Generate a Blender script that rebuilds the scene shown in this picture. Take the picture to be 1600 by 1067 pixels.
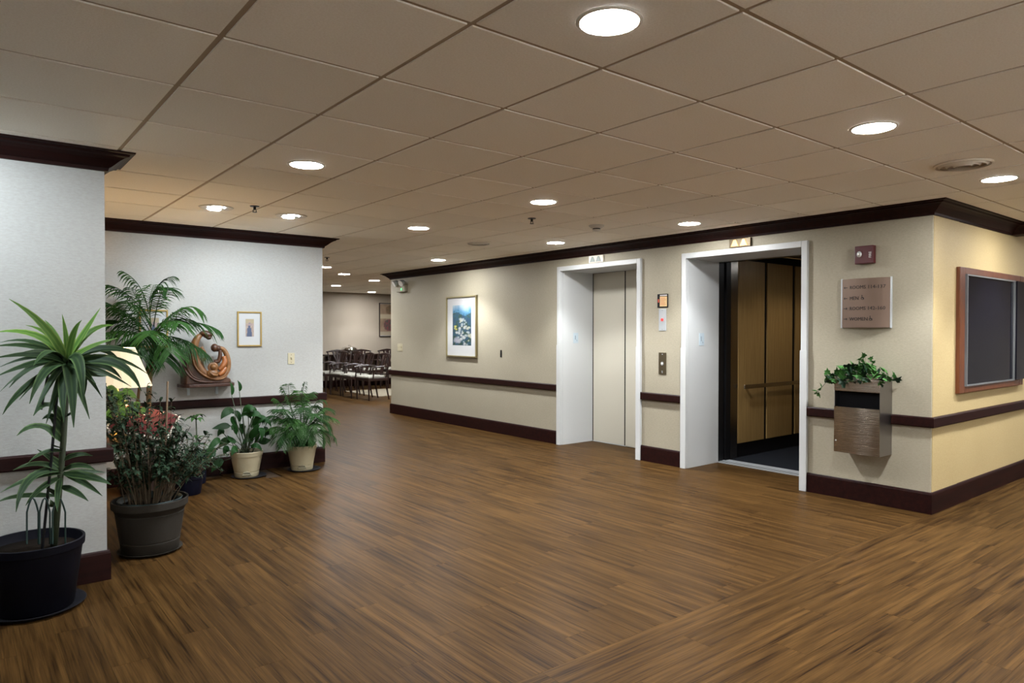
import bpy, bmesh, math, random
from mathutils import Vector, Matrix
random.seed(11)
S = bpy.context.scene
COL = S.collection
for o in list(bpy.data.objects): bpy.data.objects.remove(o)

# ------------------------------------------------------------------ camera
CAMZ = 1.41
YAW, PITCH, ROLL, FPX = math.radians(38.678), math.radians(-0.784), math.radians(0.05), 1083.0
_f = Vector((math.sin(YAW)*math.cos(PITCH), math.cos(YAW)*math.cos(PITCH), math.sin(PITCH)))
_r = Vector((math.cos(YAW), -math.sin(YAW), 0)); _u = _r.cross(_f)
CR = _r*math.cos(ROLL)+_u*math.sin(ROLL); CU = -_r*math.sin(ROLL)+_u*math.cos(ROLL); CF = _f
cd = bpy.data.cameras.new('camera'); cam = bpy.data.objects.new('camera', cd); COL.objects.link(cam)
cam.matrix_world = Matrix(((CR.x,CU.x,-CF.x,0),(CR.y,CU.y,-CF.y,0),(CR.z,CU.z,-CF.z,CAMZ),(0,0,0,1)))
cd.sensor_width = 36; cd.lens = FPX/1600*36; cd.clip_start = .05; cd.clip_end = 100
S.camera = cam
# ------------------------------------------------------------------ world, exposure
w = bpy.data.worlds.new('world'); S.world = w; w.use_nodes = True
w.node_tree.nodes['Background'].inputs[0].default_value = (.5,.5,.5,1)
w.node_tree.nodes['Background'].inputs[1].default_value = 0.05
S.view_settings.view_transform = 'Standard'; S.view_settings.look = 'None'
S.view_settings.gamma = 1; S.view_settings.use_curve_mapping = False
S.view_settings.exposure = 1.88
DOWNLIGHT_W = 50.0
LIGHT_COL = (0.93, 0.97, 1.0)

# ------------------------------------------------------------------ measuring helpers (photo pixel -> place)
def _ray(px, py): return CF + CR*((px-800)/FPX) - CU*((py-533.5)/FPX)
def onz(px, py, z): d = _ray(px,py); k = (z-CAMZ)/d.z; return Vector((d.x*k, d.y*k, z))
def onx(px, py, X): d = _ray(px,py); k = X/d.x; return Vector((X, d.y*k, CAMZ+d.z*k))
def ony(px, py, Y): d = _ray(px,py); k = Y/d.y; return Vector((d.x*k, Y, CAMZ+d.z*k))
def depth(p): return (Vector(p)-Vector((0,0,CAMZ))).dot(CF)

# ------------------------------------------------------------------ materials
M = {}
def mat(name, col, rough=.6, metal=0, emit=None, es=0, spec=.5, var=0, bump=0, bscale=300, trans=0, sheen=0):
    m = bpy.data.materials.new(name); m.use_nodes = True; nt = m.node_tree; N = nt.nodes; L = nt.links
    b = N['Principled BSDF']; b.inputs['Base Color'].default_value = (*col,1)
    b.inputs['Roughness'].default_value = rough; b.inputs['Metallic'].default_value = metal
    b.inputs['Specular IOR Level'].default_value = spec
    if trans: b.inputs['Transmission Weight'].default_value = trans
    if emit: b.inputs['Emission Color'].default_value = (*emit,1); b.inputs['Emission Strength'].default_value = es
    if var or bump:
        tc = N.new('ShaderNodeTexCoord')
    if var:
        oi = N.new('ShaderNodeObjectInfo'); no = N.new('ShaderNodeTexNoise'); no.inputs['Scale'].default_value = 9; no.inputs['Detail'].default_value = 4
        L.new(tc.outputs['Object'], no.inputs['Vector'])
        ad = N.new('ShaderNodeMath'); ad.operation = 'ADD'; L.new(no.outputs['Fac'], ad.inputs[0]); L.new(oi.outputs['Random'], ad.inputs[1])
        mr = N.new('ShaderNodeMapRange'); mr.inputs[1].default_value = .3; mr.inputs[2].default_value = 1.7; mr.inputs[3].default_value = 1-var; mr.inputs[4].default_value = 1+var
        L.new(ad.outputs[0], mr.inputs[0])
        mx = N.new('ShaderNodeVectorMath'); mx.operation = 'SCALE'; mx.inputs[0].default_value = col; L.new(mr.outputs[0], mx.inputs['Scale'])
        L.new(mx.outputs[0], b.inputs['Base Color'])
    if bump:
        n2 = N.new('ShaderNodeTexNoise'); n2.inputs['Scale'].default_value = bscale; n2.inputs['Detail'].default_value = 3
        L.new(tc.outputs['Object'], n2.inputs['Vector'])
        bp = N.new('ShaderNodeBump'); bp.inputs['Strength'].default_value = bump; bp.inputs['Distance'].default_value = .004
        L.new(n2.outputs['Fac'], bp.inputs['Height']); L.new(bp.outputs[0], b.inputs['Normal'])
    M[name] = m; return m

def wallpaper(name, c1, c2):
    m = mat(name, c1, .62, spec=.35); nt = m.node_tree; N = nt.nodes; L = nt.links; b = N['Principled BSDF']
    tc = N.new('ShaderNodeTexCoord'); mp = N.new('ShaderNodeMapping'); L.new(tc.outputs['Object'], mp.inputs[0])
    mp.inputs['Scale'].default_value = (1,1,1)
    no = N.new('ShaderNodeTexNoise'); no.inputs['Scale'].default_value = 120; no.inputs['Detail'].default_value = 5; no.inputs['Roughness'].default_value = .75
    mp2 = N.new('ShaderNodeMapping'); mp2.inputs['Scale'].default_value = (.35,.35,1.0); L.new(tc.outputs['Object'], mp2.inputs[0]); L.new(mp2.outputs[0], no.inputs['Vector'])
    big = N.new('ShaderNodeTexNoise'); big.inputs['Scale'].default_value = 1.3; big.inputs['Detail'].default_value = 3; L.new(mp.outputs[0], big.inputs['Vector'])
    ad = N.new('ShaderNodeMath'); ad.operation = 'MULTIPLY_ADD'; ad.inputs[1].default_value = .35; L.new(big.outputs['Fac'], ad.inputs[0]); L.new(no.outputs['Fac'], ad.inputs[2])
    rp = N.new('ShaderNodeValToRGB'); rp.color_ramp.elements[0].position = .45; rp.color_ramp.elements[1].position = .9
    rp.color_ramp.elements[0].color = (*c2,1); rp.color_ramp.elements[1].color = (*c1,1); L.new(ad.outputs[0], rp.inputs[0]); L.new(rp.outputs[0], b.inputs['Base Color'])
    bp = N.new('ShaderNodeBump'); bp.inputs['Strength'].default_value = .35; bp.inputs['Distance'].default_value = .003; L.new(no.outputs['Fac'], bp.inputs['Height']); L.new(bp.outputs[0], b.inputs['Normal'])
    return m

def woodmat(name, c1, c2, rough=.35, along='X', scale=6, spec=.5, obj_rand=True, stretch=.06):
    m = mat(name, c1, rough, spec=spec); nt = m.node_tree; N = nt.nodes; L = nt.links; b = N['Principled BSDF']
    tc = N.new('ShaderNodeTexCoord'); mp = N.new('ShaderNodeMapping'); L.new(tc.outputs['Object'], mp.inputs[0])
    sc = {'X':(stretch,1,1),'Y':(1,stretch,1),'Z':(1,1,stretch)}[along]; mp.inputs['Scale'].default_value = tuple(s*scale for s in sc)
    no = N.new('ShaderNodeTexNoise'); no.inputs['Scale'].default_value = 4; no.inputs['Detail'].default_value = 6; no.inputs['Roughness'].default_value = .65; L.new(mp.outputs[0], no.inputs['Vector'])
    rp = N.new('ShaderNodeValToRGB'); rp.color_ramp.elements[0].position = .35; rp.color_ramp.elements[1].position = .68
    rp.color_ramp.elements[0].color = (*c2,1); rp.color_ramp.elements[1].color = (*c1,1); L.new(no.outputs['Fac'], rp.inputs[0]); L.new(rp.outputs[0], b.inputs['Base Color'])
    return m

wallpaper('wallpaper', (.355,.318,.24), (.275,.245,.18))
wallpaper('wallpaper_pale', (.385,.382,.36), (.315,.308,.285))
wallpaper('wallpaper_cream', (.46,.355,.18), (.385,.29,.135))
woodmat('mahogany', (.020,.0048,.0035), (.0085,.0022,.002), .5, 'X', 8, spec=.12)
woodmat('mahogany_z', (.020,.0048,.0035), (.0085,.0022,.002), .38, 'Z', 8)
woodmat('chair_wood', (.026,.009,.006), (.011,.005,.004), .35, 'Z', 8)
woodmat('frame_wood', (.135,.038,.009), (.075,.019,.006), .35, 'Z', 8)
woodmat('car_panel', (.30,.19,.07), (.225,.135,.045), .4, 'Z', 9)
woodmat('carved_light', (.27,.125,.038), (.15,.06,.019), .38, 'Z', 10, stretch=.3)
woodmat('carved_dark', (.095,.036,.014), (.04,.015,.008), .4, 'Z', 10, stretch=.3)
woodmat('carved_orange', (.36,.12,.028), (.24,.075,.02), .38, 'Z', 10, stretch=.3)
woodmat('shelf_wood', (.06,.021,.011), (.03,.01,.006), .35, 'X', 8)
woodmat('stake_wood', (.17,.11,.06), (.11,.07,.04), .8, 'Z', 10)
mat('white_paint', (.49,.50,.495), .30, bump=.03, bscale=90)
mat('door_paint', (.46,.43,.35), .36, bump=.03, bscale=60)
mat('back_paint', (.84,.82,.77), .6, bump=.05)
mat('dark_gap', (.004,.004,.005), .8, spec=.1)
mat('black', (.005,.005,.006), .5, spec=.2)
mat('black_metal', (.010,.010,.011), .35, metal=.5)
mat('bronze_metal', (.11,.085,.05), .42, metal=.7)
mat('steel', (.40,.37,.33), .24, metal=1.0)
m = mat('brushed_steel', (.42,.37,.315), .20, metal=1.0); nt=m.node_tree; N=nt.nodes; L=nt.links
tc=N.new('ShaderNodeTexCoord'); mp=N.new('ShaderNodeMapping'); mp.inputs['Scale'].default_value=(4,4,420); L.new(tc.outputs['Object'],mp.inputs[0])
no=N.new('ShaderNodeTexNoise'); no.inputs['Scale'].default_value=1; no.inputs['Detail'].default_value=2; L.new(mp.outputs[0],no.inputs['Vector'])
bp=N.new('ShaderNodeBump'); bp.inputs['Strength'].default_value=.55; bp.inputs['Distance'].default_value=.0015; L.new(no.outputs['Fac'],bp.inputs['Height']); L.new(bp.outputs[0],N['Principled BSDF'].inputs['Normal'])
mat('steel_dark', (.30,.28,.27), .33, metal=1.0)
mat('aluminium', (.50,.53,.55), .3, metal=.4)
mat('pane_metal', (.20,.205,.205), .4, metal=.5)
mat('chrome', (.8,.8,.8), .12, metal=1.0)
mat('sign_face', (.17,.115,.085), .45, metal=.5)
mat('sign_text', (.010,.006,.006), .7)
mat('gold', (.36,.25,.08), .35, metal=.8)
mat('pale_gold', (.29,.245,.13), .35, metal=.6)
mat('mat_board', (.42,.42,.415), .7)
mat('ivory', (.42,.37,.25), .45)
mat('off_white', (.62,.60,.55), .45)
mat('red_plastic', (.065,.004,.007), .35)
mat('red_light', (.55,.02,.02), .35, emit=(.9,.05,.04), es=.4)
mat('white_text', (.75,.73,.70), .6)
mat('paper_tan', (.62,.42,.20), .7, var=.1)
mat('red_ink', (.45,.06,.03), .7)
mat('amber_glow', (.6,.3,.12), .4, emit=(1.0,.42,.12), es=.75)
mat('lantern_off', (.28,.31,.29), .3)
mat('plate_blue', (.42,.50,.55), .4)
mat('ink', (.08,.10,.14), .6)
mat('lens', (1,1,1), .4, emit=(.96,.98,1.0), es=95.0)
mat('slit_lens', (1,1,1), .4, emit=(.96,.98,1.0), es=9.0)
mat('trim_white', (.70,.66,.59), .5)
mat('reflector', (.50,.44,.36), .35, metal=.2)
mat('vent_paint', (.80,.73,.62), .55)
mat('vent_dark', (.55,.47,.37), .7)
mat('carpet', (.010,.011,.014), .95, spec=.05, bump=.8, bscale=160, var=.25)
mat('rug', (.19,.16,.11), .95, bump=.5, bscale=200)
mat('cream_pot', (.34,.295,.19), .6, var=.14, bump=.15, bscale=40)
mat('lip_grey', (.22,.20,.13), .7)
mat('grey_pot', (.028,.024,.019), .7, spec=.15, var=.2, bump=.2, bscale=40)
mat('black_pot', (.0022,.0022,.005), .55, spec=.12)
mat('navy_pot', (.004,.005,.014), .45, spec=.2)
mat('teal_pot', (.006,.018,.018), .5)
mat('saucer_dark', (.009,.009,.012), .5, spec=.25)
mat('soil', (.009,.006,.004), .95, spec=.05, bump=1, bscale=70)
mat('seat_fabric', (.26,.25,.21), .85)
mat('lamp_shade', (.62,.52,.36), .8, emit=(1.0,.80,.52), es=.16)
mat('brass', (.70,.50,.20), .3, metal=.9)
mat('red_cloth', (.085,.005,.005), .85, var=.25)
mat('white_trim', (.75,.70,.60), .8)
mat('wire_green', (.01,.035,.03), .5)
mat('clear_lens', (.75,.80,.80), .12, metal=.6)
mat('green_led', (.1,.6,.2), .4, emit=(.1,.9,.25), es=.6)
mat('table_wood', (.022,.009,.006), .3, var=.2)
mat('far_wall', (.36,.305,.24), .7, bump=.2, bscale=150)
# dark display glass: real thin glass, interior behind it
m = mat('dark_glass', (.004,.004,.008), .06, spec=.10)
# foliage
def leafmat(name, c_mid, c_edge, rough=.38, var=.3):
    k=.62 if name in ('dracaena_leaf','shrub_leaf','lily_leaf','palm_leaf','palm_light') else .8
    c_mid=tuple(k*c for c in c_mid); c_edge=tuple(k*c for c in c_edge)
    m = mat(name, c_mid, rough+.14, spec=.14); nt = m.node_tree; N = nt.nodes; L = nt.links; b = N['Principled BSDF']
    uv = N.new('ShaderNodeUVMap'); sp = N.new('ShaderNodeSeparateXYZ'); L.new(uv.outputs[0], sp.inputs[0])
    a = N.new('ShaderNodeMath'); a.operation = 'SUBTRACT'; a.inputs[1].default_value = .5; L.new(sp.outputs[0], a.inputs[0])
    ab = N.new('ShaderNodeMath'); ab.operation = 'ABSOLUTE'; L.new(a.outputs[0], ab.inputs[0])
    rp = N.new('ShaderNodeValToRGB'); e = rp.color_ramp.elements; e[0].position = .0; e[0].color = (*[(x+y)/2 for x,y in zip(c_mid,c_edge)],1); e[1].position = .12; e[1].color = (*c_mid,1)
    e2 = e.new(.30); e2.color = (*c_mid,1); e3 = e.new(.42); e3.color = (*c_edge,1); L.new(ab.outputs[0], rp.inputs[0])
    oi = N.new('ShaderNodeObjectInfo'); mr = N.new('ShaderNodeMapRange'); mr.inputs[3].default_value = 1-var; mr.inputs[4].default_value = 1+var; L.new(oi.outputs['Random'], mr.inputs[0])
    mx = N.new('ShaderNodeVectorMath'); mx.operation = 'SCALE'; L.new(rp.outputs[0], mx.inputs[0]); L.new(mr.outputs[0], mx.inputs['Scale']); L.new(mx.outputs[0], b.inputs['Base Color'])
    return m
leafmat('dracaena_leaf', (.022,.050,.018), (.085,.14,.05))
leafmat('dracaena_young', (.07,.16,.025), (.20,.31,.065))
leafmat('lily_leaf', (.012,.055,.010), (.016,.062,.012), .35)
leafmat('pothos_leaf', (.08,.17,.02), (.16,.26,.05), .35)
leafmat('ivy_leaf', (.05,.16,.035), (.11,.26,.07), .4, .4)
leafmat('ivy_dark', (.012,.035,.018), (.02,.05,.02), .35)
leafmat('palm_leaf', (.012,.050,.006), (.015,.058,.008), .5)
leafmat('palm_light', (.024,.082,.010), (.030,.092,.013), .5)
leafmat('shrub_leaf', (.030,.062,.030), (.035,.075,.035), .5)
leafmat('cutting_leaf', (.05,.12,.03), (.06,.13,.04), .45)
mat('stem_green', (.03,.042,.018), .6, var=.3)
mat('stem_brown', (.16,.09,.035), .7, var=.3)
mat('cane', (.15,.08,.025), .7, var=.3)
mat('twig', (.07,.048,.026), .8, var=.3)

# plank material
m = mat('plank', (.2,.1,.05), .36, spec=.03); nt = m.node_tree; N = nt.nodes; L = nt.links; b = N['Principled BSDF']
tc = N.new('ShaderNodeTexCoord'); oi = N.new('ShaderNodeObjectInfo'); ge = N.new('ShaderNodeNewGeometry')
ra = N.new('ShaderNodeMath'); ra.operation = 'ADD'; L.new(oi.outputs['Random'], ra.inputs[0]); L.new(ge.outputs['Random Per Island'], ra.inputs[1])
fr = N.new('ShaderNodeMath'); fr.operation = 'FRACT'; L.new(ra.outputs[0], fr.inputs[0])
of = N.new('ShaderNodeVectorMath'); of.operation = 'SCALE'; of.inputs[0].default_value = (37,53,0); L.new(fr.outputs[0], of.inputs['Scale'])
ad = N.new('ShaderNodeVectorMath'); ad.operation = 'ADD'; L.new(tc.outputs['Object'], ad.inputs[0]); L.new(of.outputs[0], ad.inputs[1])
mp = N.new('ShaderNodeMapping'); mp.inputs['Scale'].default_value = (1.1,26,1); L.new(ad.outputs[0], mp.inputs[0])
n1 = N.new('ShaderNodeTexNoise'); n1.inputs['Scale'].default_value = 1; n1.inputs['Detail'].default_value = 5; n1.inputs['Roughness'].default_value = .62; L.new(mp.outputs[0], n1.inputs['Vector'])
mp2 = N.new('ShaderNodeMapping'); mp2.inputs['Scale'].default_value = (3.5,150,1); L.new(ad.outputs[0], mp2.inputs[0])
n2 = N.new('ShaderNodeTexNoise'); n2.inputs['Scale'].default_value = 1; n2.inputs['Detail'].default_value = 3; L.new(mp2.outputs[0], n2.inputs['Vector'])
mm = N.new('ShaderNodeMath'); mm.operation = 'MULTIPLY_ADD'; mm.inputs[1].default_value = .6; L.new(n2.outputs['Fac'], mm.inputs[0]); L.new(n1.outputs['Fac'], mm.inputs[2])
rp = N.new('ShaderNodeValToRGB'); e = rp.color_ramp.elements; e[0].position = .57; e[0].color = (.010,.0045,.002,1); e[1].position = 1.0; e[1].color = (.080,.041,.0125,1)
e2 = e.new(.78); e2.color = (.045,.0225,.007,1); L.new(mm.outputs[0], rp.inputs[0])
mr = N.new('ShaderNodeMapRange'); mr.inputs[3].default_value = .9; mr.inputs[4].default_value = 1.08; L.new(fr.outputs[0], mr.inputs[0])
mx = N.new('ShaderNodeVectorMath'); mx.operation = 'SCALE'; L.new(rp.outputs[0], mx.inputs[0]); L.new(mr.outputs[0], mx.inputs['Scale']); L.new(mx.outputs[0], b.inputs['Base Color'])
rr = N.new('ShaderNodeMapRange'); rr.inputs[3].default_value = .32; rr.inputs[4].default_value = .48; L.new(n2.outputs['Fac'], rr.inputs[0]); L.new(rr.outputs[0], b.inputs['Roughness'])
bp = N.new('ShaderNodeBump'); bp.inputs['Strength'].default_value = .12; bp.inputs['Distance'].default_value = .002; L.new(n2.outputs['Fac'], bp.inputs['Height']); L.new(bp.outputs[0], b.inputs['Normal'])
mat('subfloor', (.05,.026,.010), .8)
# ceiling tile material
m = mat('ceiling_tile', (.60,.53,.43), .85, spec=.2); nt = m.node_tree; N = nt.nodes; L = nt.links; b = N['Principled BSDF']
tc = N.new('ShaderNodeTexCoord'); no = N.new('ShaderNodeTexNoise'); no.inputs['Scale'].default_value = 130; no.inputs['Detail'].default_value = 5; no.inputs['Roughness'].default_value = .8; L.new(tc.outputs['Object'], no.inputs['Vector'])
oi = N.new('ShaderNodeObjectInfo'); ge = N.new('ShaderNodeNewGeometry')
ra = N.new('ShaderNodeMath'); ra.operation = 'ADD'; L.new(oi.outputs['Random'], ra.inputs[0]); L.new(ge.outputs['Random Per Island'], ra.inputs[1]); fr = N.new('ShaderNodeMath'); fr.operation = 'FRACT'; L.new(ra.outputs[0], fr.inputs[0])
rp = N.new('ShaderNodeValToRGB'); rp.color_ramp.elements[0].position = .33; rp.color_ramp.elements[0].color = (.86,.80,.70,1); rp.color_ramp.elements[1].position = .6; rp.color_ramp.elements[1].color = (.96,.915,.83,1); L.new(no.outputs['Fac'], rp.inputs[0])
mr = N.new('ShaderNodeMapRange'); mr.inputs[3].default_value = .95; mr.inputs[4].default_value = 1.03; L.new(fr.outputs[0], mr.inputs[0])
mx = N.new('ShaderNodeVectorMath'); mx.operation = 'SCALE'; L.new(rp.outputs[0], mx.inputs[0]); L.new(mr.outputs[0], mx.inputs['Scale']); L.new(mx.outputs[0], b.inputs['Base Color'])
bp = N.new('ShaderNodeBump'); bp.inputs['Strength'].default_value = .5; bp.inputs['Distance'].default_value = .004; L.new(no.outputs['Fac'], bp.inputs['Height']); L.new(bp.outputs[0], b.inputs['Normal'])
mat('grid_bar', (.40,.31,.21), .7)
# painted print: colour attribute
m = mat('print', (.5,.5,.5), .55); ca = m.node_tree.nodes.new('ShaderNodeVertexColor'); ca.layer_name = 'Col'; m.node_tree.links.new(ca.outputs[0], m.node_tree.nodes['Principled BSDF'].inputs['Base Color'])

# ------------------------------------------------------------------ mesh builder
ORG = {}
class MB:
    def __init__(s, T=None): s.v=[]; s.f=[]; s.uv=[]; s.T=T
    def av(s, p, uv=(.5,.5)):
        p = Vector(p)
        if s.T: p = Vector(s.T(*p))
        s.v.append(p); s.uv.append(uv); return len(s.v)-1
    def poly(s, pts): s.f.append([s.av(p) for p in pts]); return s
    def box(s, a, b):
        x0,y0,z0 = a; x1,y1,z1 = b
        i = [s.av(p) for p in ((x0,y0,z0),(x1,y0,z0),(x1,y1,z0),(x0,y1,z0),(x0,y0,z1),(x1,y0,z1),(x1,y1,z1),(x0,y1,z1))]
        for q in ((0,3,2,1),(4,5,6,7),(0,1,5,4),(1,2,6,5),(2,3,7,6),(3,0,4,7)): s.f.append([i[k] for k in q])
        return s
    def prism(s, outline, axis_fn0, axis_fn1):
        n=len(outline); a=[s.av(axis_fn0(*p)) for p in outline]; b=[s.av(axis_fn1(*p)) for p in outline]
        s.f.append(a[::-1]); s.f.append(b)
        for k in range(n): s.f.append([a[k],a[(k+1)%n],b[(k+1)%n],b[k]])
        return s
    def rings(s, rings, closed=True, cap=True):
        idx=[[s.av(p) for p in r] for r in rings]
        for a,b in zip(idx,idx[1:]):
            n=len(a)
            for k in range(n if closed else n-1): s.f.append([a[k],a[(k+1)%n],b[(k+1)%n],b[k]])
        if cap and closed: s.f.append(idx[0][::-1]); s.f.append(idx[-1])
        return s
    def lathe(s, prof, c=(0,0,0), n=24, cap=True):
        R=[[ (c[0]+r*math.cos(2*math.pi*k/n), c[1]+r*math.sin(2*math.pi*k/n), c[2]+z) for k in range(n)] for r,z in prof]
        return s.rings(R, True, cap)
    def tube(s, pts, rad, n=8, flat=1.0, up=None):
        pts=[Vector(p) for p in pts]; m=len(pts)
        rad = rad if isinstance(rad,(list,tuple)) else [rad]*m
        R=[]; ref=None
        for i,p in enumerate(pts):
            t=(pts[min(i+1,m-1)]-pts[max(i-1,0)]).normalized()
            if ref is None:
                ref = Vector(up) if up else (Vector((0,0,1)) if abs(t.z)<.9 else Vector((1,0,0)))
            a = (ref - t*ref.dot(t)).normalized(); ref=a; b=t.cross(a)
            R.append([p+a*math.cos(2*math.pi*k/n)*rad[i]+b*math.sin(2*math.pi*k/n)*rad[i]*flat for k in range(n)])
        return s.rings(R)
    def ball(s, c, r, n=14, m=9):
        r = r if isinstance(r,(list,tuple)) else (r,r,r); c=Vector(c)
        R=[]
        for j in range(m+1):
            t=math.pi*(j/m); t=min(max(t,.06),math.pi-.06)
            R.append([c+Vector((r[0]*math.sin(t)*math.cos(2*math.pi*k/n), r[1]*math.sin(t)*math.sin(2*math.pi*k/n), -r[2]*math.cos(t))) for k in range(n)])
        return s.rings(R)
    def ribbon(s, base, ctrl, tip, width, seg=9, fold=.25, up=(0,0,1), shape=None, side=None):
        base,ctrl,tip=Vector(base),Vector(ctrl),Vector(tip); rows=[]
        for i in range(seg+1):
            t=i/seg; p=base*(1-t)**2+ctrl*2*t*(1-t)+tip*t*t
            d=((ctrl-base)*(1-t)+(tip-ctrl)*t); d = d.normalized() if d.length>1e-9 else Vector((0,0,1))
            sd = Vector(side) if side else d.cross(Vector(up))
            sd = sd - d*sd.dot(d)
            if sd.length<1e-4: sd=Vector((1,0,0))
            sd.normalize(); nn = sd.cross(d).normalized()
            wd = width*.5*(shape(t) if shape else max(.04, math.sin(math.pi*min(1,(t*.92+.08)))**.7))
            rows.append((s.av(p-sd*wd+nn*wd*fold,(0,t)), s.av(p,(.5,t)), s.av(p+sd*wd+nn*wd*fold,(1,t))))
        for a,b in zip(rows,rows[1:]):
            s.f.append([a[0],a[1],b[1],b[0]]); s.f.append([a[1],a[2],b[2],b[1]])
        return s
    def mesh(s, name, org=(0,0,0), smooth=False, recalc=True):
        org=Vector(org); me=bpy.data.meshes.new(name)
        me.from_pydata([v-org for v in s.v],[],s.f); me.update()
        if any(u!=(.5,.5) for u in s.uv):
            ul=me.uv_layers.new(name='UVMap')
            for lp in me.loops: ul.data[lp.index].uv = s.uv[lp.vertex_index]
        if recalc:
            bm=bmesh.new(); bm.from_mesh(me); bmesh.ops.recalc_face_normals(bm, faces=bm.faces[:]); bm.to_mesh(me); bm.free()
        if smooth:
            for p in me.polygons: p.use_smooth=True
        return me
    def build(s, name, material, parent=None, smooth=False, bevel=0, auto=None, recalc=True):
        if parent is None:
            xs=[v.x for v in s.v]; ys=[v.y for v in s.v]; zs=[v.z for v in s.v]
            org=Vector(((min(xs)+max(xs))/2,(min(ys)+max(ys))/2,min(zs)))
        else: org=ORG[parent.name]
        me=s.mesh(name, org, smooth, recalc)
        if isinstance(material,str): material=M[material]
        me.materials.append(material)
        o=bpy.data.objects.new(name, me); COL.objects.link(o)
        if parent is None: o.location=org
        else: o.parent=parent
        ORG[o.name]=org
        if bevel:
            bv=o.modifiers.new('bevel','BEVEL'); bv.width=bevel; bv.segments=2; bv.limit_method='ANGLE'; bv.angle_limit=.6
        if auto:
            for p in me.polygons: p.use_smooth=True
            me.set_sharp_from_angle(angle=math.radians(auto))
        return o

def tag(o, label, cat, group=None):
    o['label']=label; o['category']=cat
    if group: o['group']=group
    return o
def thing(name, label, cat, loc, group=None):
    o=bpy.data.objects.new(name,None); o.empty_display_size=.1; COL.objects.link(o); o.location=loc; ORG[o.name]=Vector(loc)
    return tag(o,label,cat,group)
def struct(o, label, cat):
    o['kind']='structure'; o['label']=label; o['category']=cat; return o
def sthing(name, label, cat, loc): return struct(thing(name,label,cat,loc),label,cat)
def copy_tree(o, parent=None):
    c=o.copy(); COL.objects.link(c); c.parent=parent; ORG[c.name]=Vector(c.location)
    for ch in list(o.children): copy_tree(ch,c)
    return c
def part_label(o,l): o['label']=l; return o

def sweep(mb, prof, path, side=1):
    """profile (out, z) along a floor path; out is to the given side of the path (1 = left of travel)"""
    P=[Vector((p[0],p[1])) for p in path]; n=len(P); segs=[(P[i+1]-P[i]).normalized() for i in range(n-1)]
    nor=[Vector((-d.y,d.x))*side for d in segs]; R=[]
    for i in range(n):
        if i==0: mvec=nor[0]
        elif i==n-1: mvec=nor[-1]
        else:
            b=nor[i-1]+nor[i]; mvec=b/(1+nor[i-1].dot(nor[i]))
        R.append([(P[i].x+mvec.x*d, P[i].y+mvec.y*d, z) for d,z in prof])
    return mb.rings(R,True,True)

def grid_print(name, T, w_, h_, nx, ny, fn, parent):
    mb=MB(T); idx=[]; cols=[]
    for j in range(ny+1):
        row=[]
        for i in range(nx+1):
            row.append(mb.av((w_*i/nx, h_*j/ny, 0))); cols.append(tuple(.62*c for c in fn(i/nx,j/ny)))
        idx.append(row)
    for j in range(ny):
        for i in range(nx): mb.f.append([idx[j][i],idx[j][i+1],idx[j+1][i+1],idx[j+1][i]])
    o=mb.build(name,'print',parent,recalc=False)
    at=o.data.color_attributes.new('Col','FLOAT_COLOR','POINT')
    for k,c in enumerate(cols): at.data[k].color=(*c,1)
    return o
def text(s, size, material, parent, T, thick=.0008, name='lettering', align='LEFT'):
    cu=bpy.data.curves.new('t','FONT'); cu.body=s; cu.size=size; cu.extrude=thick; cu.align_x=align; cu.resolution_u=2
    to=bpy.data.objects.new('t',cu); COL.objects.link(to); bpy.context.view_layer.update()
    dg=bpy.context.evaluated_depsgraph_get(); me=bpy.data.meshes.new_from_object(to.evaluated_get(dg))
    mb=MB(T)
    for v in me.vertices: mb.av(v.co)
    mb.f=[list(p.vertices) for p in me.polygons]
    bpy.data.objects.remove(to); bpy.data.curves.remove(cu); bpy.data.meshes.remove(me)
    return mb.build(name, material, parent)
XW=5.882; YM=7.14; YP=4.51; YE=2.155; CEIL=2.415; YF=16.7; XP=.657; XM=3.09; YL=10.71
def TR(y,z,off=0): return lambda u,v,w_: (XW-off-w_, y-u, z+v)      # on the elevator wall (faces -X)
def TY(x,y,z): return lambda u,v,w_: (x+u, y-w_, z+v)               # on a wall that faces -Y

# ------------------------------------------------------------------ FLOOR
X0,X1,Y0,Y1 = -3.0, 13.0, -2.8, 16.9
floor=MB().box((X0,Y0,-.12),(X1,Y1,-.008)).build('floor','subfloor'); struct(floor,'brown wood-look plank floor of the lobby','floor')
PW,PL=.152,1.22
def plank_mesh(l,w_):
    g=.0003; return MB().box((-l/2+g,-w_/2+g,-.007),(l/2-g,w_/2-g,0)).mesh('plank')
pm=plank_mesh(PL,PW); pm.materials.append(M['plank'])
cells=[]
blocked=lambda x,y: (x>6.45 and 2.2<y<10.6) or (x<XP-.1 and y>4.6) or (x<XM-.1 and y>7.2)
# lobby: planks along Y ; corridor: along X
nx=int((X1-X0)/PW)+1
for i in range(nx):
    x=X0+PW*(i+.5); off=(i*.437%1)*PL
    y=2.15
    first=PL-off
    while y<Y1:
        l=first if y==2.15 and first>.08 else PL
        l=min(l,Y1-y)
        cells.append((x,y+l/2,l,1)); y+=l
ny=int((2.15-Y0)/PW)
for j in range(ny):
    y=2.15-PW*(j+.5); off=(j*.391%1)*PL; x=X0-off
    while x<X1:
        a=max(x,X0); b=min(x+PL,X1)
        if b-a>.05: cells.append(((a+b)/2,y,b-a,0))
        x+=PL
def infov(p,mx=160):
    d=depth(p)
    if d<.4: return False
    q=Vector(p)-Vector((0,0,CAMZ)); px=800+FPX*q.dot(CR)/d; py=533.5-FPX*q.dot(CU)/d
    return -mx<px<1600+mx and -mx<py<1067+mx
cells=[c for c in cells if not blocked(c[0],c[1])]
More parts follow.
